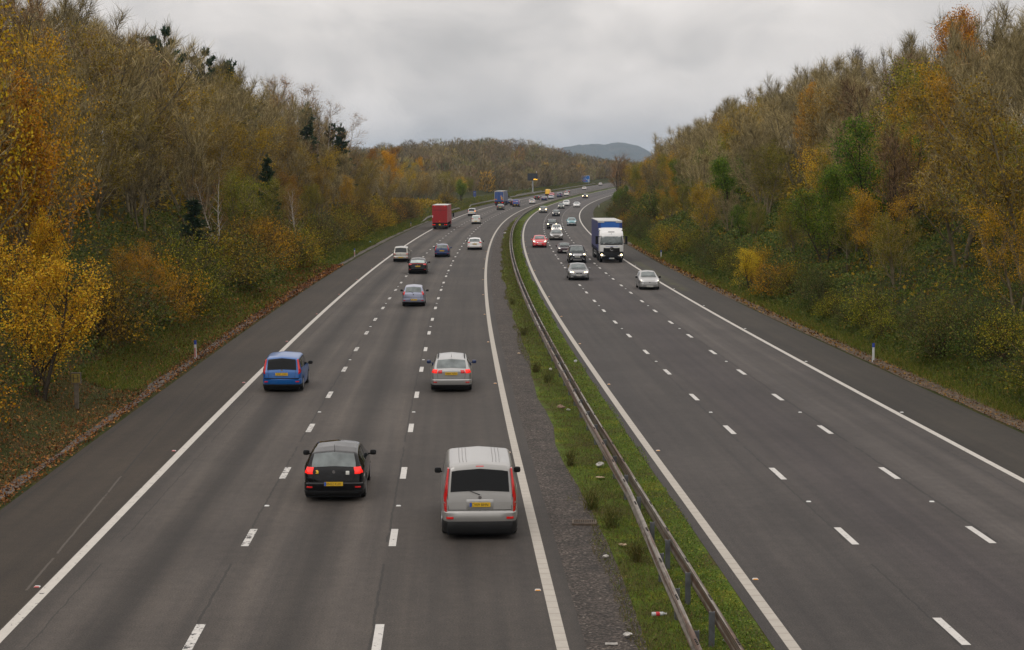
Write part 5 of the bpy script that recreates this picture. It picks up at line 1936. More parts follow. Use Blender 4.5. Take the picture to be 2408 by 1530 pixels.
def red_lorry():
    """box lorry seen from behind; x forward from the rearmost axle"""
    r = lorry_root('red box lorry with a roller shutter back and lit tail lights', -9.75, 284.5, True, 0, 'box_lorry')
    xb, xf, hw, z0, z1 = -2.35, 10.6, 1.27, 1.12, 4.02
    b = G().box(xb, xf, -hw, hw, z0, z1, .03).build('box_body', M['red_side'], r)
    G().box(xb + .02, xf, -hw - .004, hw + .004, z1, z1 + .05).build('roof', M['roof_sheet'], r)
    g = G()                                                   # rear frame
    g.box(xb - .05, xb, -hw, -hw + .20, z0, z1)
    g.box(xb - .05, xb, hw - .20, hw, z0, z1)
    g.box(xb - .05, xb, -hw + .20, hw - .20, z1 - .78, z1)
    g.box(xb - .06, xb, -hw + .02, hw - .02, z0 - .02, z0 + .15)
    g.build('rear_frame', M['red_panel'], r)
    g = G()
    n = 18
    for i in range(n):
        za, zb = z0 + .15 + (z1 - .78 - z0 - .15) * i / n, z0 + .15 + (z1 - .78 - z0 - .15) * (i + 1) / n
        g.box(xb - .02, xb - .004, -hw + .20, hw - .20, za + .004, zb - .004)
    g.build('roller_shutter', M['red_shutter'], r)
    G().box(xb - .022, xb - .012, -hw + .2, hw - .2, z1 - .83, z1 - .78).build('shutter_gap', M['chassis'], r)
    for y in (-.85, .85):
        G().box(xb - .065, xb - .05, y - .08, y + .08, z1 - .17, z1 - .08).build('roof_marker_light', M['red_lit'], r)
    G().box(xb - .06, xb - .05, hw - .13, hw - .05, 1.95, 2.35).build('white_sticker', M['ink_white'], r)
    G().box(xb - .068, xb - .06, -.10, .12, z0 + .19, z0 + .26).build('yellow_sticker', M['plate_y'], r)
    g = G().box(xb + .2, xf + 2.2, -.45, .45, .62, 1.08)
    g.box(xb - .02, xb + .10, -1.2, 1.2, .42, .60)
    g.box(xb + .15, xb + .25, -1.2, 1.2, .62, z0)
    g.build('chassis', M['chassis'], r)
    for sg in (1, -1):
        L = G().box(xb - .05, xb + .08, sg * 1.0 - .28, sg * 1.0 + .28, .66, .90).build('lamp_cluster', M['trim'], r)
        for k in (-.17, .13):
            G().tube((xb - .03, sg * 1.0 + k, .78), (xb - .075, sg * 1.0 + k, .78), .085, n=12).build('tail_lamp', M['red_lit'], L)
    pl = G().box(xb - .04, xb - .02, -.15, .15, .66, .90).build('number_plate', M['plate_y'], r)
    for x in (0, 1.35, 8.2, 11.6):
        for sg in (1, -1):
            big_wheel(r, x, sg * 1.02, .48, .42 if x < 9 else .30)
    g = G()
    for sg in (1, -1):                                        # mudguards and side rails
        g.box(-.62, .62, sg * .82 - .2, sg * .82 + .42 * sg if sg > 0 else sg * .82 + .2, 1.0, 1.06) if sg > 0 else g.box(-.62, .62, -1.24, -.62, 1.0, 1.06)
        g.box(2.4, 6.4, sg * 1.2 - .02, sg * 1.2 + .02, .55, .68)
    g.build('side_guard', M['chassis'], r)
    cabm = PAINT['lorryred']
    c = G()
    c.prism([(10.85, -1.22, .55), (12.95, -1.22, .55), (13.05, -1.22, 1.6), (12.65, -1.22, 2.9), (10.85, -1.22, 3.3)], [(10.85, 1.22, .55), (12.95, 1.22, .55), (13.05, 1.22, 1.6), (12.65, 1.22, 2.9), (10.85, 1.22, 3.3)])
    cab = c.build('cab', cabm, r)
    G().box(12.1, 12.6, -1.225, 1.225, 1.9, 2.6).build('side_window', M['glass'], cab)
    for sg in (1, -1):
        g = G().box(12.6, 12.72, sg * 1.55 - .14, sg * 1.55 + .14, 1.75, 2.45, .03)
        m = g.build('wing_mirror', M['trim'], r)
        G().tube((12.6, sg * 1.2, 2.4), (12.66, sg * 1.55, 2.4), .03, n=6).build('mirror_arm', M['trim'], m)
        G().box(12.55, 12.7, sg * 1.52 - .1, sg * 1.52 + .1, 1.45, 1.68, .03).build('lower_mirror', M['galv'], m)
    # white vertical lettering high on the offside
    v, f = text_shape('ROYAL MAIL')
    fr = Matrix(((0, 0, -1, 0), (0, 0, 0, 0), (0, 0, 0, 0), (0, 0, 0, 1)))
    # reads downwards along the right-hand side (y = -hw)
    fr = Matrix(((0, 1, 0, 5.2), (0, 0, -1, -hw - .006), (-1, 0, 0, 2.55), (0, 0, 0, 1)))
    lettering('ROYAL MAIL', fr, .30, M['ink_white'], b, width=1.9)
    return r


def rear_curtain_lorry():
    r = lorry_root('blue-backed curtain-sided lorry with pale roof farther up the inside lane', -9.55, 471.5, True, 0)
    xb, xf, hw, z0, z1 = -2.2, 11.2, 1.26, 1.15, 4.05
    G().box(xb, xf, -hw, hw, z0, z1, .02).build('curtain_side', panel_mat('grey_blue_curtain', (.085, .095, .16), (.12, .12, .15), .6, .5), r)
    G().box(xb, xf, -hw - .003, hw + .003, z1, z1 + .06).build('roof', M['roof_sheet'], r)
    g = G()
    g.box(xb - .06, xb, -hw, -hw + .10, z0, z1 + .02)
    g.box(xb - .06, xb, hw - .10, hw, z0, z1 + .02)
    g.box(xb - .06, xb, -hw + .1, hw - .1, z1 - .22, z1 + .02)
    g.build('rear_frame', M['galv'], r)
    for sg in (1, -1):
        d = G().box(xb - .035, xb - .002, min(sg * .008, sg * (hw - .1)), max(sg * .008, sg * (hw - .1)), z0 + .02, z1 - .22).build('rear_door', M['curtain2'], r)
        g = G()
        for y in (.35, .75):
            g.tube((xb - .055, sg * y, z0 + .05), (xb - .055, sg * y, z1 - .25), .018, n=6)
        g.build('lock_bar', M['galv'], d)
        G().box(xb - .064, xb - .06, sg * 1.05 - .13, sg * 1.05 + .13, z1 - .12, z1 - .02).build('roof_marker_light', M['amber_lens'], r)
        m = G().box(xb - .066, xb - .06 + .01, min(sg * .62, sg * 1.15), max(sg * .62, sg * 1.15), z0 + .45, z0 + .72).build('orange_marker_board', M['amber_lens'], r)
        G().box(xb - .05, xb + .05, sg * .98 - .2, sg * .98 + .2, .78, .98).build('tail_lamp', M['red_lit'] if sg < 0 else M['red_lens'], r)
    G().box(xb - .064, xb - .055, -.95, -.55, z0 + .80, z0 + 1.25).build('yellow_notice', M['plate_y'], r)
    G().box(xb - .064, xb - .055, -.85, -.42, z0 + 1.40, z0 + 1.62).build('pink_notice', plain('pink_notice', (.6, .32, .25), .6), r)
    G().box(xb - .04, xb - .02, -.16, .10, .72, .95).build('number_plate', M['plate_y'], r)
    g = G().box(xb + .1, xf, -.5, .5, .7, 1.12)
    g.box(xb - .02, xb + .1, -1.2, 1.2, .45, .62)
    g.box(xb + .12, xb + .2, -1.22, 1.22, .62, z0)
    g.build('chassis', M['chassis'], r)
    for x in (0, 1.3, 2.6, 8.6, 12.6):
        for sg in (1, -1):
            big_wheel(r, x, sg * 1.02, .48, .36)
    c = G()
    c.prism([(11.5, -1.22, .6), (13.6, -1.22, .6), (13.7, -1.22, 1.7), (13.4, -1.22, 3.2), (11.5, -1.22, 3.7)], [(11.5, 1.22, .6), (13.6, 1.22, .6), (13.7, 1.22, 1.7), (13.4, 1.22, 3.2), (11.5, 1.22, 3.7)])
    cab = c.build('cab', PAINT['vanblue'], r)
    for sg in (1, -1):
        m = G().box(13.3, 13.42, sg * 1.52 - .13, sg * 1.52 + .13, 1.9, 2.65, .03).build('wing_mirror', M['trim'], r)
        G().tube((13.3, sg * 1.2, 2.6), (13.36, sg * 1.5, 2.6), .03, n=6).build('mirror_arm', M['trim'], m)
    return r


def front_lorry():
    """white cab pulling a blue curtain-sided trailer; x forward, origin under the front axle"""
    r = lorry_root('white-cabbed lorry with blue curtain trailer and lit headlamps, coming towards the camera', 13.15, 176.6, False, 0)
    hw = 1.25
    # ---- trailer
    xt, xr, z0, z1 = -1.35, -13.6, 1.15, 4.30
    t = G().box(xr, xt - .02, -1.275, 1.275, z0, z1 - .05, .02).build('curtain_side', M['curtain'], r)
    G().box(xr, xt + .06, -1.29, 1.29, z1 - .05, z1 + .03).build('roof', M['roof_sheet'], r)
    bh = G().box(xt - .018, xt + .03, -1.0, 1.0, z0, z1 - .05).build('front_bulkhead', M['bulkhead'], r)
    for sg in (1, -1):
        G().box(xt - .018, xt + .05, min(sg * 1.0, sg * 1.285), max(sg * 1.0, sg * 1.285), z0, z1 - .17).build('corner_post', plain('dark_blue_post', (.012, .04, .20), .5), r)
        G().box(xt + .0, xt + .09, min(sg * .62, sg * 1.29), max(sg * .62, sg * 1.29), z1 - .17, z1 - .05).build('roof_corner_cap', M['roof_sheet'], r)
    g = G()
    for i in range(26):                                        # curtain buckles along the bottom edge
        x = xr + .3 + i * .46
        for sg in (1, -1):
            g.box(x - .025, x + .025, sg * 1.285 - .006, sg * 1.285 + .006, z0 - .10, z0 + .28)
    g.build('curtain_buckles', M['chassis'], t)
    g = G().box(xr, xt - .5, -.5, .5, .75, 1.12)
    for sg in (1, -1):
        g.box(xr + .05, xt - .3, sg * 1.24 - .03, sg * 1.24 + .03, z0 - .14, z0)
    g.build('chassis', M['chassis'], r)
    for sg in (1, -1):
        gd = G()
        for z in (.55, .85):
            gd.box(-9.3, -5.6, sg * 1.22 - .02, sg * 1.22 + .02, z, z + .11)
        for x in (-9.3, -7.5, -5.7):
            gd.box(x, x + .08, sg * 1.2 - .02, sg * 1.2 + .02, .5, 1.05)
        gd.build('side_guard', M['galv'], r)
    for x in (-12.2, -10.9, -9.7, -3.7):
        for sg in (1, -1):
            big_wheel(r, x, sg * 1.04, .48, .38)
    for sg in (1, -1):
        big_wheel(r, 0, sg * 1.05, .50, .32)
    # ---- cab shell: side profile extruded, with rounded front corners
    prof = [(1.36, .95), (1.42, 1.25), (1.40, 1.72), (1.36, 1.98), (1.20, 2.62), (1.10, 2.86), (.94, 3.06), (.64, 3.27), (.2, 3.36), (-.85, 3.38)]
    rows = []
    for x, z in prof:
        row = []
        for k, yy in enumerate(np.linspace(-1, 1, 17)):
            inset = .14 * abs(yy) ** 6 + .10 * yy * yy
            wz = hw * (1 - .05 * max(0, (z - 2.7)) / .9 - (.10 if z > 3.3 else 0))
            row.append((x - inset, yy * wz, z - (.06 * abs(yy) ** 4 if z > 3.3 else 0)))
        rows.append(row)
    g = G().grid(rows)
    for sg in (0, 16):
        a = [rw_[sg] for rw_ in rows]
        b = [(-.9, p[1], p[2]) for p in a]
        g.grid([a, b])
    g.prism([(-.9, -1.1, .95), (-.9, 1.1, .95), (-.9, 1.1, 3.33), (-.9, -1.1, 3.33)], [(-.86, -1.1, .95), (-.86, 1.1, .95), (-.86, 1.1, 3.33), (-.86, -1.1, 3.33)])
    cab = g.build('cab', M['white_panel'], r, smooth=35)

    def face(z, y):                                            # cab front surface
        zz = [p[1] for p in prof[:8]]
        xx = [p[0] for p in prof[:8]]
        yy = y / hw
        return float(np.interp(z, zz, xx)) - .14 * abs(yy) ** 6 - .10 * yy * yy

    def panel(name, poly, mat, out=.012, depth=.10, parent=r, sub=5):
        """panel laid on the cab front; poly of (y, z)"""
        n = len(poly)
        ring = [(poly[i][0] + (poly[(i + 1) % n][0] - poly[i][0]) * k / sub, poly[i][1] + (poly[(i + 1) % n][1] - poly[i][1]) * k / sub) for i in range(n) for k in range(sub)]
        cy, cz = sum(p[0] for p in poly) / n, sum(p[1] for p in poly) / n
        rows = [[(face(z, y) - depth, y, z) for y, z in ring]]
        for k in (1, .9, .7, .45, .2):
            rows.append([(face(cz + (z - cz) * k, cy + (y - cy) * k) + out, cy + (y - cy) * k, cz + (z - cz) * k) for y, z in ring])
        q = G().grid(rows, close=True)
        m = len(ring)
        q.f.append(tuple(range(5 * m, 6 * m)))
        return q.build(name, mat, parent, smooth=35)

    ws = panel('windscreen', [(-1.12, 1.98), (1.12, 1.98), (1.08, 2.76), (-1.08, 2.76)], M['glass_mid'], .012)
    panel('windscreen_surround', [(-1.2, 1.86), (1.2, 1.86), (1.12, 2.02), (-1.12, 2.02)], M['trim'], .010)
    for sg in (1, -1):
        panel('screen_pillar', [(1.10 * sg, 2.02), (1.2 * sg, 1.95), (1.13 * sg, 2.84), (1.06 * sg, 2.80)], M['trim'], .008)
    g = G()
    for y0, y1 in ((.25, 1.0), (-.75, .0)):
        g.tube((face(2.04, y0) + .05, y0, 2.04), (face(2.12, y1) + .03, y1, 2.12), .016, n=5)
    g.build('wipers', M['trim'], r)
    # grille, emblem, lower bumper
    gp = [(-.86, 1.08), (.86, 1.08), (.84, 1.55), (-.84, 1.55)]
    gr = panel('grille', gp, M['trim'], .02)
    for z in (1.20, 1.29, 1.38, 1.46, 1.53):
        o = G()
        P = [(face(z, y) + .05, y, z - .05 * (1 - (y / .86) ** 2) + .02) for y in np.linspace(-.84, .84, 9)]
        for p, q in zip(P[:-1], P[1:]):
            o.tube(p, q, .022, n=6)
        o.build('grille_bar', M['chassis'], gr)
    xe = face(1.47, 0) + .065
    em = G().tube((xe - .05, 0, 1.46), (xe, 0, 1.46), .235, n=28).build('emblem_disc', M['trim'], r)
    g = G()
    rr = .185
    for i in range(28):
        a, b = 2 * PI * i / 28, 2 * PI * (i + 1) / 28
        g.tube((xe + .014, rr * math.cos(a), 1.46 + rr * math.sin(a)), (xe + .014, rr * math.cos(b), 1.46 + rr * math.sin(b)), .017, n=5)
    for k in range(3):
        a = PI / 2 + k * 2 * PI / 3
        g.tube((xe + .012, 0, 1.46), (xe + .012, rr * math.cos(a), 1.46 + rr * math.sin(a)), .032, .010, 5)
    g.build('star_emblem', M['chrome'], em)
    xbm = 1.45
    pl = [(xbm - .42, -1.25), (xbm - .1, -1.22), (xbm, -.95), (xbm + .06, 0), (xbm, .95), (xbm - .1, 1.22), (xbm - .42, 1.25)]
    g = G()
    g.grid([[(x - .04, y, .36) for x, y in pl], [(x, y, .45) for x, y in pl], [(x, y, .98) for x, y in pl], [(x - .07, y, 1.16) for x, y in pl], [(x - .4, y * .98, 1.17) for x, y in pl]])
    g.grid([[(x - .04, y, .36) for x, y in pl], [(x - .5, y, .36) for x, y in pl]])
    bp = g.build('bumper', M['trim'], r, smooth=35)
    for sg in (1, -1):
        panel_x = xbm - .02
        c = G().prism([(panel_x, sg * .62, .74), (panel_x - .02, sg * .86, .66), (panel_x - .1, sg * 1.14, .70), (panel_x - .1, sg * 1.16, .98), (panel_x - .02, sg * .95, .90)],
                      [(panel_x + .05, sg * .62, .74), (panel_x + .035, sg * .86, .66), (panel_x - .035, sg * 1.14, .70), (panel_x - .035, sg * 1.16, .98), (panel_x + .04, sg * .95, .90)]).build('headlamp', M['clear_lens'], r)
        G().tube((panel_x - .03, sg * 1.02, .83), (panel_x + .05, sg * 1.02, .83), .105, .09, 14).build('bulb', M['head_lit'], c)
        G().box(panel_x - .12, panel_x - .0, sg * 1.0 - .07, sg * 1.0 + .07, .52, .60).build('fog_lamp', M['clear_lens'], r)
        # side doors and mirrors
        G().box(.15, .86, sg * hw - .02, sg * hw + .012, 2.02, 2.75).build('side_window', M['glass'], r)
        m = G().box(1.08, 1.24, sg * 1.55 - .13, sg * 1.55 + .13, 1.95, 2.78, .04).build('wing_mirror', M['trim'], r)
        g = G()
        for z in (2.0, 2.74):
            g.tube((1.0, sg * 1.18, z), (1.15, sg * 1.5, z), .03, n=6)
        g.build('mirror_arm', M['trim'], m)
        G().box(.45, 1.0, sg * 1.22 - .04, sg * 1.22 + .04, .40, .95).build('step', M['chassis'], r)
        G().box(-.85, .55, sg * 1.26 - .012, sg * 1.26 + .012, 1.02, 1.12).build('wheel_arch', M['chassis'], r)
    # roof deflector
    g = G()
    rows = []
    for x, z, wd in ((.38, 3.30, 1.0), (.15, 3.48, 1.16), (-.22, 3.60, 1.24), (-.80, 3.64, 1.25)):
        rows.append([(x - .10 * (abs(q) ** 3), q * wd, z - .10 * abs(q) ** 4) for q in np.linspace(-1, 1, 11)])
    g.grid(rows)
    g.grid([[(x, y, z - .10) for x, y, z in rows[0]], rows[0]])
    g.grid([rows[-1], [(x, y, 3.3) for x, y, z in rows[-1]]])
    g.build('roof_deflector', M['white_panel'], r, smooth=40)
    panel('roof_hatch', [(-.32, 3.17), (.32, 3.17), (.34, 3.25), (-.34, 3.25)], M['chassis'], .012, .05)
    G().tube((face(3.02, 0), 0, 3.02), (face(3.02, 0) + .06, 0, 3.02), .035, n=8).build('roof_camera', M['trim'], r)
    # writing
    M['logo_blue'] = plain('blue_lettering', (.03, .07, .38), .5, var=0)
    M['logo_pale'] = plain('pale_blue_lettering', (.25, .48, .72), .5, var=0)
    fr = Matrix(((0, 0, 1, face(1.70, 0) + .012), (1, 0, 0, 0), (0, 1, 0, 1.68), (0, 0, 0, 1)))
    lettering('owens-logistics.com', fr, .155, M['logo_blue'], cab, width=1.25)
    s_ = math.atan2(prof[4][0] - prof[5][0], prof[5][1] - prof[4][1])
    xz = face(2.90, 0)
    fr = Matrix(((0, -.42, .91, xz + .005), (1, 0, 0, 0), (0, .91, .42, 2.88), (0, 0, 0, 1)))
    lettering('owens motorsport', fr, .10, M['logo_pale'], cab, width=.78)
    p = G().box(xbm + .05, xbm + .075, -.27, .27, .40, .52).build('number_plate', M['plate_w'], r)
    G().box(xbm + .075, xbm + .078, -.265, -.215, .405, .515).build('blue_band', M['plate_b'], p)
    fr = Matrix(((0, 0, 1, xbm + .079), (1, 0, 0, .02), (0, 1, 0, .425), (0, 0, 0, 1)))
    lettering('CJ62 UDV', fr, .10, M['ink'], p, width=.42)
    # the driver: dark jacket under a yellow-green safety vest, seen through the screen
    return r


red_lorry()
rear_curtain_lorry()
front_lorry()
# ------------------------------------------------------------------ barriers
def rail_mat(name, rust):
    m, nt, bs = new_mat(name)
    uv = N(nt, 'ShaderNodeUVMap').outputs[0]
    mp = N(nt, 'ShaderNodeMapping')
    mp.inputs['Scale'].default_value = (3, .09, 1)
    nt.links.new(uv, mp.inputs['Vector'])
    f = ramp(nt, [(rust - .02, (0, 0, 0)), (rust + .03, (1, 1, 1))])
    nt.links.new(noise(nt, mp.outputs[0], 1.0, 5, .75, .4), f.inputs[0])
    o = coord(nt)
    a = ramp(nt, [(.3, (.12, .105, .09)), (.7, (.29, .26, .225))])
    nt.links.new(noise(nt, o, 2.5, 5, .7), a.inputs[0])
    b = ramp(nt, [(.3, (.05, .028, .018)), (.55, (.105, .060, .038)), (.8, (.19, .12, .08))])
    nt.links.new(noise(nt, o, 5, 5, .7), b.inputs[0])
    nt.links.new(mix_c(nt, f.outputs[0], a.outputs[0], b.outputs[0]), bs.inputs['Base Color'])
    bs.inputs['Roughness'].default_value = .6
    bs.inputs['Metallic'].default_value = .15
    return m


M['rail_rusty'] = rail_mat('rusting_guard_rail', .49)
M['rail_grey'] = rail_mat('weathered_guard_rail', .62)
M['post'] = plain('grey_steel_post', (.10, .105, .115), .6, .3, var=.3)
M['bolt'] = plain('dark_bolt', (.03, .025, .022), .6, .3)


def rail(name, offf, y0, y1, face_, mat, parent, top=.74, h=.31, step=1.6, topf=None, d=.08):
    """W-section beam following the road; offf(y) gives the offset of its face, face_ = +1 towards +x"""
    prof = [(0, 0), (.35, .02), (1, .13), (1, .22), (.2, .40), (.2, .60), (1, .78), (1, .87), (.35, .98), (0, 1), (-.12, 1), (-.12, .97), (.12, .6), (.12, .4), (-.12, .03), (-.12, 0)]
    yv = np.arange(y0, y1 + .01, step)
    V, UV = [], []
    for y in yv:
        t = top if topf is None else topf(y)
        x = float(road_x(y)) + offf(y)
        z = float(ground_z(offf(y), y)) + t - h
        if LS < offf(y) < RS:
            z += .05
        for a, b in prof:
            V.append((x + face_ * d * a, y, z + h * b))
            UV.append((b, y))
    n = len(prof)
    V = np.array(V)
    i = np.arange(len(yv) - 1)[:, None] * n
    j = np.arange(n)[None, :]
    F = np.stack([i + j, i + (j + 1) % n, i + n + (j + 1) % n, i + n + j], -1).reshape(-1, 4)
    me = mesh_np(name, V, F, uv=UV)
    return obj_me(name, me, mat, parent)


def post_at(off, y, parent, h=.70, w=.055, name='post', mat=None):
    p = pt(off, y)
    z = p.z + (.05 if LS < off < RS else 0)
    g = G().box(p.x - w, p.x + w, p.y - .012, p.y + .012, z - .2, z + h)
    g.box(p.x - w, p.x - w + .012, p.y + .012, p.y + .075, z - .2, z + h)
    g.box(p.x + w - .012, p.x + w, p.y + .012, p.y + .075, z - .2, z + h)
    return g.build(name, mat or M['post'], parent)


def bl_off(y):                                        # face of the beam towards the left carriageway
    return 2.64 - .40 * float(np.clip((44 - y) / 16, 0, 1.4))


def br_off(y):                                        # face of the beam towards the right carriageway
    return 2.88 + .12 * float(np.clip((62 - y) / 30, 0, 1))


cb = empty('central_barrier', rpt(2.7, 24))
tag(cb, 'double-sided rusty steel crash barrier snaking along the central reservation', 'crash barrier')
cb_inv = Matrix.Translation(-cb.location)


def reparent_world(root):
    for ch in root.children:
        if ch.matrix_parent_inverse == Matrix.Identity(4):
            ch.matrix_parent_inverse = Matrix.Translation(-root.location)


rail('beam', lambda y: bl_off(y) + .02, 22, 900, -1, M['rail_rusty'], cb)
rail('beam', lambda y: br_off(y) - .02, 22, 900, 1, M['rail_rusty'], cb)
k = 0
y = 24.0
extra = G()
while y < 820:
    sp = 3.2
    if k < 96:
        o1 = bl_off(y) + .09
        o2 = br_off(y) - .09
        if o2 - o1 > .28:
            post_at(o1 + .02, y, cb, .66)
            post_at(o2 - .02, y + 1.2, cb, .70)
            k += 2
        else:
            post_at((o1 + o2) / 2, y, cb, .70)
            k += 1
    else:
        p = pt(2.71, y)
        extra.box(p.x - .06, p.x + .06, p.y - .03, p.y + .03, p.z - .2, p.z + .74)
    y += sp
tag(extra.build('far_posts', M['post'], cb), kind='stuff')
g = G()
for y in np.arange(23, 110, 3.2):                      # lapped joints: pairs of bolt heads
    for of, fc in ((bl_off, -1), (br_off, 1)):
        for dy in (-.16, -.05, .05, .16):
            x = float(road_x(y + dy)) + of(y) - fc * .02 + fc * .03
            z = float(ground_z(of(y), y)) + .05 + .74
            g.box(x - .018, x + .018, y + dy - .018, y + dy + .018, z - .012, z + .010)
g.build('bolts', M['bolt'], cb)
reparent_world(cb)


def side_barrier(label, off0, y0, y1, gap=2.4, ramp_in=8, ramp_out=8, maxposts=95, name='crash_barrier'):
    r = empty(name, pt(off0, y0))
    tag(r, label, 'crash barrier', 'steel crash barriers along the left verge')

    def topf(y):
        return .16 + .60 * float(sstep(y0, y0 + ramp_in, y)) * float(sstep(y1, y1 - ramp_out, y))
    rail('beam', lambda y: off0, y0, y1, 1, M['rail_grey'], r, step=2.0, topf=topf)
    y, n = y0 + 1.0, 0
    while y < y1 and n < maxposts:
        post_at(off0 - .09, y, r, max(.1, topf(y) - .05), .05)
        y += gap
        n += 1
    reparent_world(r)
    return r


side_barrier('short grey crash barrier on the left verge past the red lorry', -15.6, 318, 424, 2.6, 18, 8)
side_barrier('long grey crash barrier following the left verge round the far bend', -15.7, 446, 900, 4.8, 6, 6)
side_barrier('second crash barrier shielding the electronic message sign', -16.9, 588, 690, 3.2, 12, 10)


# ------------------------------------------------------------------ signs
M['sign_black'] = plain('message_sign_black', (.022, .024, .030), .5, var=.2)
M['sign_cell'] = plain('message_sign_matrix', (.020, .022, .028), .6, var=.25, scale=3)
M['amber_led'] = plain('amber_leds', (.9, .45, .02), .4, var=0, emit=5.0, ecol=(1, .50, .03))
M['sign_blue'] = plain('motorway_sign_blue', (.008, .13, .46), .4, var=.08)
M['sign_white'] = plain('sign_white', (.52, .53, .52), .5, var=.05)
M['sign_red'] = plain('sign_red', (.52, .09, .10), .5, var=.05)
M['sign_brown'] = plain('sign_brown', (.09, .08, .055), .5, var=.05)
M['concrete'] = plain('concrete', (.33, .31, .28), .9, var=.25, scale=2)


def message_sign():
    y = 652.0
    p = pt(-17.0, y)
    r = empty('message_sign', p)
    tag(r, 'electronic message sign on a grey pole showing the time in amber', 'road sign')
    z0, z1 = 7.35 - p.z, 10.15 - p.z
    g = G().box(-.9, .9, -.7, .7, -.3, .5, .08)
    g.box(-.55, .55, -.5, .5, .5, .75, .05)
    g.build('plinth', M['concrete'], r)
    G().tube((0, .1, .7), (0, .1, z0 + .05), .27, .25, 18).build('pole', M['galv'], r, smooth=40)
    bx = -.05
    ca = G().box(bx - 1.97, bx + 1.97, -.30, .30, z0, z1).build('casing', M['sign_black'], r)
    G().box(bx - 1.80, bx + 1.80, -.315, -.30, z0 + .16, z1 - .16).build('screen', M['sign_cell'], ca)
    fr = Matrix(((1, 0, 0, bx + 1.05), (0, 0, -1, -.325), (0, 1, 0, z0 + .27), (0, 0, 0, 1)))
    lettering('14:23', fr, .58, M['amber_led'], ca, width=1.35)
    for x, z in ((-.72, 1.05), (-.12, 1.05)):
        G().box(bx + x - .14, bx + x + .14, -.322, -.315, z1 - z - .12, z1 - z + .12).build('dark_cell', M['sign_black'], ca)
    cm = G().tube((1.5, 0, z1), (1.5, 0, z1 + .45), .05, n=8)
    cm.box(1.28, 1.62, -.40, .10, z1 + .42, z1 + .72, .04)
    cm.build('camera', M['sign_white'], r)
    return r


def direction_sign():
    y = 880.0
    off = 38.6 - float(road_x(y))
    p = pt(off, y)
    r = empty('direction_sign', p)
    tag(r, 'blue motorway direction sign with a white fork arrow, left of the far bend', 'road sign')
    z0, z1 = 5.85 - p.z, 9.40 - p.z
    W2 = 2.25
    for x in (-1.5, 1.5):
        G().box(x - .09, x + .09, .06, .24, -.3, z0 + .3).build('post', M['galv'], r)

    def rr(w, a, b, c):
        return [(w - c, a), (w, a + c), (w, b - c), (w - c, b), (-w + c, b), (-w, b - c), (-w, a + c), (-w + c, a)]
    G().prism([(x, .05, z) for x, z in rr(W2, z0, z1, .25)], [(x, -.02, z) for x, z in rr(W2, z0, z1, .25)]).build('border', M['sign_white'], r)
    pn = G().prism([(x, -.02, z) for x, z in rr(W2 - .13, z0 + .13, z1 - .13, .18)], [(x, -.035, z) for x, z in rr(W2 - .13, z0 + .13, z1 - .13, .18)]).build('panel', M['sign_blue'], r)
    H = z1 - z0

    def tx(s, x, zf, size, w):
        fr = Matrix(((1, 0, 0, x), (0, 0, -1, -.040), (0, 1, 0, z0 + H * zf), (0, 0, 0, 1)))
        lettering(s, fr, size, M['sign_white'], pn, width=w)
    tx('Llantrisant', -.55, .785, .50, 2.6)
    tx('Rhondda', -.82, .57, .50, 2.05)
    tx('A 4119', -.98, .345, .62, 1.75)
    tx('1 m', 1.02, .12, .42, .62)
    g = G()
    a = -.040
    g.prism([(1.52, a, z0 + .16), (1.86, a, z0 + .16), (1.86, a, z0 + H * .48), (1.69, a, z0 + H * .53), (1.52, a, z0 + H * .48)], [(x, a - .008, z) for x, z in ((1.52, z0 + .16), (1.86, z0 + .16), (1.86, z0 + H * .48), (1.69, z0 + H * .53), (1.52, z0 + H * .48))])
    g.prism([(1.52, a, z0 + H * .20), (1.52, a, z0 + H * .31), (.36, a, z0 + H * .54), (.14, a, z0 + H * .50), (.22, a, z0 + H * .45)], [(x, a - .008, z) for x, z in ((1.52, z0 + H * .20), (1.52, z0 + H * .31), (.36, z0 + H * .54), (.14, z0 + H * .50), (.22, z0 + H * .45))])
    g.build('fork_arrow', M['sign_white'], pn)
    for x0, x1, za, zb in ((-1.05, -.48, .16, .29), (-.38, .33, .185, .265)):
        G().box(x0, x1, -.044, -.036, z0 + H * za, z0 + H * zb).build('red_patch', M['sign_red'], pn)
    G().box(-1.95, -1.2, -.044, -.036, z0 + H * .05, z0 + H * .18).build('brown_patch', M['sign_brown'], pn)
    return r


message_sign()
direction_sign()
p = pt(-19.6, 500)
bs_ = empty('roadside_sign', p)
tag(bs_, 'small tall blue sign standing on the grass behind the short barrier', 'road sign')
G().box(-.05, .05, -.03, .03, -.2, 1.2).build('post', M['galv'], bs_)
pn = G().box(-.42, .42, -.06, -.03, .45, 2.1, .02).build('panel', plain('faded_blue_sign', (.035, .06, .20), .5), bs_)
G().box(-.3, .3, -.065, -.06, 1.55, 1.62).build('white_line', M['sign_white'], pn)

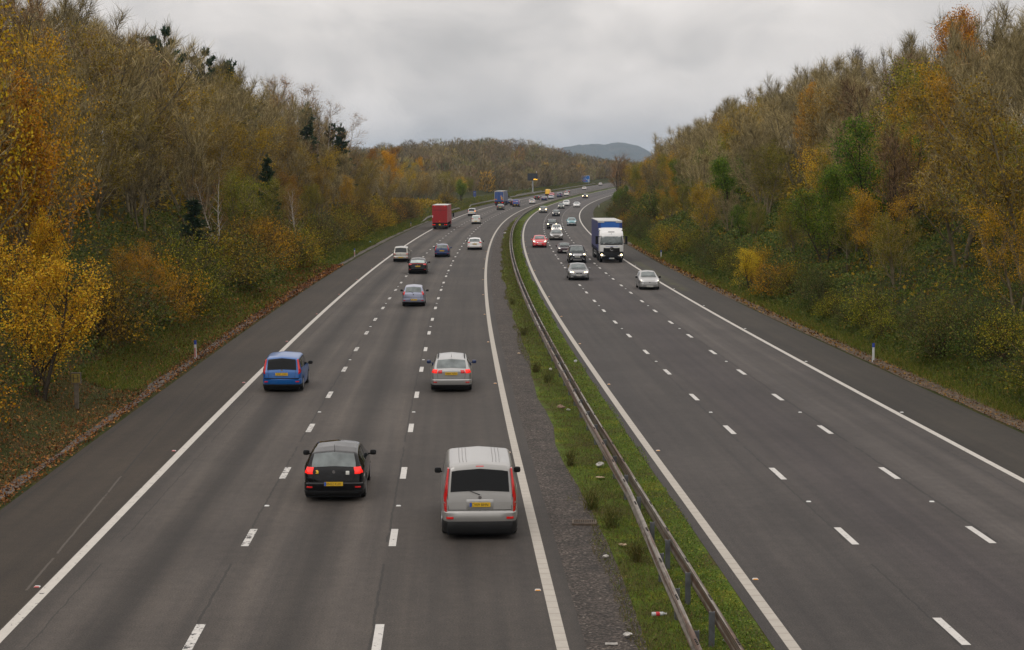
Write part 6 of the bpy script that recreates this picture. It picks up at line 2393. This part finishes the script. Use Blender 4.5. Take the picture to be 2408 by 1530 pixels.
# hydrant marker: concrete post with a yellow H plate
p = pt(-16.62, 64)
hy = empty('hydrant_marker', p, R(4))
tag(hy, 'weathered concrete hydrant post with a yellow H plate under the yellow tree', 'marker post')
M['old_concrete'] = plain('mossy_concrete', (.105, .085, .062), .95, var=.35, scale=5)
M['hyd_yellow'] = plain('dirty_yellow_plate', (.22, .16, .022), .6, var=.3, scale=8)
G().box(-.08, .08, -.06, .06, -.2, 1.10, .01).build('post', M['old_concrete'], hy)
hd = G().box(-.19, .19, -.09, .07, 1.08, 1.50, .015).build('head', M['old_concrete'], hy)
pn = G().box(-.155, .155, -.102, -.09, 1.12, 1.46).build('plate', M['hyd_yellow'], hd)
g = G()
g.box(-.105, -.075, -.108, -.102, 1.16, 1.42)
g.box(.075, .105, -.108, -.102, 1.16, 1.42)
g.box(-.075, .075, -.108, -.102, 1.28, 1.30)
g.build('letter_h', M['ink'], pn)


def marker_post(off, y, label, red):
    p = pt(off, y)
    r = empty('marker_post', p, R(-3))
    r.scale = (.82, .82, .92)
    tag(r, label, 'marker post', 'white roadside marker posts with blue tops')
    G().prism([(-.075, .03, -.1), (.075, .03, -.1), (.05, -.035, -.1), (-.05, -.035, -.1)], [(-.075, .03, .82), (.075, .03, .82), (.05, -.035, .82), (-.05, -.035, .82)]).build('post', M['sign_white'], r)
    G().prism([(-.079, .034, .80), (.079, .034, .80), (.053, -.039, .80), (-.053, -.039, .80)], [(-.079, .034, 1.02), (.079, .034, 1.02), (.053, -.039, 1.02), (-.053, -.039, 1.02)]).build('blue_cap', plain('post_blue', (.02, .05, .30), .5), r)
    if red:
        G().box(-.03, .03, -.045, -.036, .12, .62).build('reflector', plain('post_red', (.42, .03, .02), .35), r)
    return r


marker_post(-14.95, 82.6, 'red-striped white marker post with blue cap, nearest on the left verge', True)
marker_post(-15.0, 188.7, 'red-striped marker post on the left verge level with the silver people carrier', True)
marker_post(-15.45, 292.9, 'small red-striped marker post on the left verge behind the red lorry', True)
marker_post(18.45, 81.2, 'plain white blue-topped marker post before the brambles at the right', False)
marker_post(19.2, 183.9, 'plain white marker post on the right verge behind the white lorry', False)
marker_post(18.9, 451.2, 'tiny white marker post on the right verge of the far bend', False)

# ------------------------------------------------------------------ road studs
M['stud_red'] = plain('stud_red', (.50, .06, .05), .3, var=0)
M['stud_amber'] = plain('stud_amber', (.62, .26, .03), .3, var=0)
M['stud_white'] = plain('stud_white', (.60, .60, .58), .3, var=0)


def stud_proto(col):
    g = G()
    g.prism([(-.085, -.06, 0), (.085, -.06, 0), (.085, .06, 0), (-.085, .06, 0)], [(-.06, -.035, .028), (.06, -.035, .028), (.06, .035, .028), (-.06, .035, .028)])
    me_o = g.build('road_stud', M['sign_white'])
    ln = G().prism([(-.075, -.064, .002), (.075, -.064, .002), (.055, -.042, .026), (-.055, -.042, .026)], [(-.075, -.058, .002), (.075, -.058, .002), (.055, -.036, .026), (-.055, -.036, .026)])
    ln.build('lens', col, me_o)
    return me_o


first = {}
for key, off, y0, pitch, y1, lb in [
    ('stud_red', LE - .26, 36.3, 18.36, 210, 'red reflective road stud beside the left outer edge line'),
    ('stud_white', LL1, 45.4 - 18.36, 18.36, 190, 'white road stud between dashes of the flaking left lane line'),
    ('stud_white', LL2, 45.4 - 18.36, 18.36, 190, 'white road stud between dashes of the clean left lane line'),
    ('stud_amber', LI - .24, 36.0, 18.36, 240, 'amber road stud beside the left inner edge line'),
    ('stud_amber', RI + .26, 37.0, 17.7, 240, 'amber road stud beside the right inner edge line'),
    ('stud_white', RL1, 46.0 - 17.7, 17.7, 190, 'white road stud in the inner lane line of the oncoming side'),
    ('stud_white', RL2, 46.0 - 17.7, 17.7, 190, 'white road stud in the outer lane line of the oncoming side'),
    ('stud_white', RE + .24, 46.0, 17.7, 210, 'white road stud beside the right outer edge line')]:
    y = y0
    while y < y1:
        if key not in first:
            first[key] = stud_proto(M[key])
            o = first[key]
        else:
            o = copy_tree(first[key])
        o.location = rpt(off, y, .003)
        o.scale = (.8, .9, .8)
        tag(o, lb, 'road stud', lb.replace(' road stud', ' road studs'))
        y += pitch

# ------------------------------------------------------------------ the central reservation: drain, weeds, litter
p = rpt(1.35, 43.1, 0)
dr = empty('drain_grate', p, R(-2))
tag(dr, 'rusty slotted iron drain grate at the edge of the central gravel', 'drain')
M['iron'] = plain('rusty_iron', (.10, .075, .055), .8, .3, var=.4)
g = G()
for x0, x1, y0, y1 in ((-.32, .32, -.26, -.21), (-.32, .32, .21, .26), (-.32, -.27, -.21, .21), (.27, .32, -.21, .21)):
    g.box(x0, x1, y0, y1, -.02, .05)
g.build('frame', M['iron'], dr)
g = G()
for i in range(11):
    x = -.24 + i * .048
    g.box(x - .012, x + .012, -.21, .21, .0, .04)
g.build('bars', M['iron'], dr)
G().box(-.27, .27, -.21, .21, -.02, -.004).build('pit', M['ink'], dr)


def shrub(off, y, h, wd, label, n=230, seed=0):
    h, wd = h * .72, wd * .8
    rng = np.random.default_rng(seed + 300)
    s = Soup()
    m = 70
    d = nrm(rng.normal(0, .32, (m, 3)) + np.array([0, 0, 1.0]))
    tip = s.twigs(rng.normal(0, wd * .25, (m, 3)) * np.array([1, 1, 0]), d, rng.uniform(.5, 1.05, m) * h, .008, rng, bend=.3)
    k = rng.integers(0, m, n)
    P = tip[k] * rng.uniform(.45, 1, n)[:, None] + rng.normal(0, .07, (n, 3))
    P[:, 2] = np.abs(P[:, 2])
    d2 = nrm(rng.normal(0, .5, (n, 3)) + np.array([0, 0, .8]))
    s.twigs(P, d2, rng.uniform(.08, .2, n), .008, rng)
    r = obj_me('wild_shrub', s.mesh('wild_shrub'), M['shrub'])
    r.location = rpt(off, y, -.02)
    return tag(r, label, 'shrub', 'dark wild shrubs on the central reservation')


M['shrub'] = leaf_mat('dark_broom', [(0, (.045, .05, .012)), (.5, (.085, .09, .02)), (.85, (.13, .12, .03)), (1, (.19, .13, .05))], trans=.2)
for i, (o_, y_, h_, w_, lb) in enumerate([(1.62, 51.9, .75, .30, 'small dark shrub left of the central barrier, near the white bag'), (1.72, 45.0, .95, .45, 'dark shrub beside the drain grate on the central grass'),
                                         (2.0, 42.6, .95, .5, 'bushy dark shrub right of the drain grate'), (2.25, 38.8, .7, .25, 'thin upright dark shrub nearest the camera on the central grass'),
                                         (1.75, 77, .7, .4, 'low dark tuft on the gravel edge level with the silver estate'), (1.9, 95, .8, .5, 'dark shrub at the gravel edge past the silver estate'),
                                         (2.1, 73, .8, .4, 'brown-green shrub against the central barrier'), (1.8, 118, .9, .5, 'dark shrub level with the lilac hatchback')]):
    shrub(o_, y_, h_, w_, lb, seed=i)

M['lit_white'] = plain('dirty_white_litter', (.42, .40, .37), .6, var=.3, scale=20)
M['lit_cream'] = plain('cream_card', (.36, .27, .18), .8, var=.25, scale=15)
M['lit_brown'] = plain('brown_litter', (.26, .17, .12), .8, var=.35, scale=20)
M['lit_red'] = plain('litter_red', (.5, .02, .03), .5, var=0)
M['lit_clear'] = plain('clear_plastic', (.45, .46, .46), .25, var=.25, scale=20)


def crumple(name, off, y, sz, mat, label, cat='litter', seed=0, flat=.45, lift=.05):
    rng = np.random.default_rng(seed + 900)
    g = G()
    rows = []
    for i in range(6):
        v = -PI / 2 + PI * i / 5
        rows.append([(.68 * sz[0] * math.cos(v) * math.cos(a) * rng.uniform(.6, 1.25), .68 * sz[1] * math.cos(v) * math.sin(a) * rng.uniform(.6, 1.25), .6 * sz[0] * flat * (math.sin(v) + .6) * rng.uniform(.6, 1.3)) for a in np.linspace(0, 2 * PI, 10)[:-1]])
    g.grid(rows, close=True)
    o = g.build(name, mat)
    o.location = rpt(off, y, lift)
    o.rotation_euler = (0, 0, rng.uniform(0, 6))
    return tag(o, label, cat, 'litter on the central reservation')


bt = empty('plastic_bottle', rpt(2.10, 33.6, .11), R(8))
tag(bt, 'clear plastic bottle with a red label lying left of the near barrier', 'bottle', 'litter on the central reservation')
G().tube((-.13, 0, 0), (.10, 0, 0), .042, n=12).tube((.10, 0, 0), (.16, 0, 0), .042, .016, 12).build('body', M['lit_clear'], bt, smooth=40)
G().tube((-.05, 0, 0), (.03, 0, 0), .045, n=12).build('paper_band', M['lit_red'], bt, smooth=40)
G().tube((.16, 0, 0), (.185, 0, 0), .018, n=8).build('cap', M['lit_white'], bt)
crumple('plastic_bag', 2.52, 51.6, (.26, .18), M['lit_white'], 'crumpled white plastic bag left of the central barrier', seed=1)
crumple('card_scrap', 2.35, 49.5, (.22, .14), M['lit_cream'], 'flat tan scrap of card just nearer than the white bag', seed=2, flat=.15)
crumple('card_scrap', 2.07, 40.3, (.19, .13), M['lit_cream'], 'cream oval scrap of card between dark shrubs', seed=3, flat=.2)
crumple('paper_scrap', 1.53, 39.0, (.13, .1), M['lit_white'], 'small white paper scrap at the gravel edge', seed=4)
crumple('paper_scrap', 1.32, 32.2, (.14, .12), M['lit_white'], 'white tissue on brown stems at the bottom of the picture', seed=5)
st = G().box(-.12, .12, -.025, .025, 0, .03).build('white_stick', M['lit_white'])
st.location = rpt(.96, 31.7, .01)
tag(st, 'short white stick lying on the central gravel', 'litter', 'litter on the central reservation')
crumple('paper_cup', 3.02, 32.3, (.09, .09), M['lit_cream'], 'cream cup between the two barrier beams at the bottom', seed=6, flat=.9)
crumple('plastic_tub', 3.20, 31.8, (.10, .08), M['lit_clear'], 'clear tub right of the cream cup between the beams', seed=7, flat=.8)
crumple('plastic_bottle', 3.85, 80.8, (.24, .08), M['lit_clear'], 'pale squashed bottle on the green strip right of the barrier', 'bottle', seed=8)
crumple('drinks_can', 2.45, 77.5, (.20, .13), M['lit_white'], 'crushed white can at the foot of the barrier', 'can', seed=9)
crumple('card_scrap', 1.21, 84.6, (.24, .12), M['lit_cream'], 'cream card lying on the central gravel', seed=10, flat=.25)
crumple('cardboard_piece', 2.15, 64.6, (.26, .15), M['lit_brown'], 'torn brown cardboard on the central grass', seed=11)
crumple('paper_scrap', 2.38, 64.0, (.13, .08), M['lit_white'], 'white wrapper beside the torn brown cardboard', seed=12)
crumple('plastic_bag', 1.6, 262, (.40, .3), M['lit_white'], 'white bag far along the central grass by the white hatchback', seed=13)
bg_ = crumple('plastic_bag', -16.3, 226, (.45, .3), plain('pale_blue_plastic', (.25, .50, .60), .5), 'pale blue plastic bag on the left verge', seed=14)
bg_.location = pt(-16.3, 226, .05)
bg_['group'] = 'litter on the verges'
# ------------------------------------------------------------------ autumn haze
def haze_box():
    g = G().box(-6200, 6400, -260, 12400, -40, 215)
    m = bpy.data.materials.new('thin_autumn_haze')
    m.use_nodes = True
    nt = m.node_tree
    nt.nodes.remove(nt.nodes['Principled BSDF'])
    pv = N(nt, 'ShaderNodeVolumePrincipled')
    pv.inputs['Color'].default_value = (.52, .69, .90, 1)
    pv.inputs["Density"].default_value = .00007
    pv.inputs['Anisotropy'].default_value = .2
    nt.links.new(pv.outputs[0], nt.nodes['Material Output'].inputs['Volume'])
    o = g.build('haze', m)
    tag(o, 'thin pale haze that fades the far hills', kind='stuff')


haze_box()
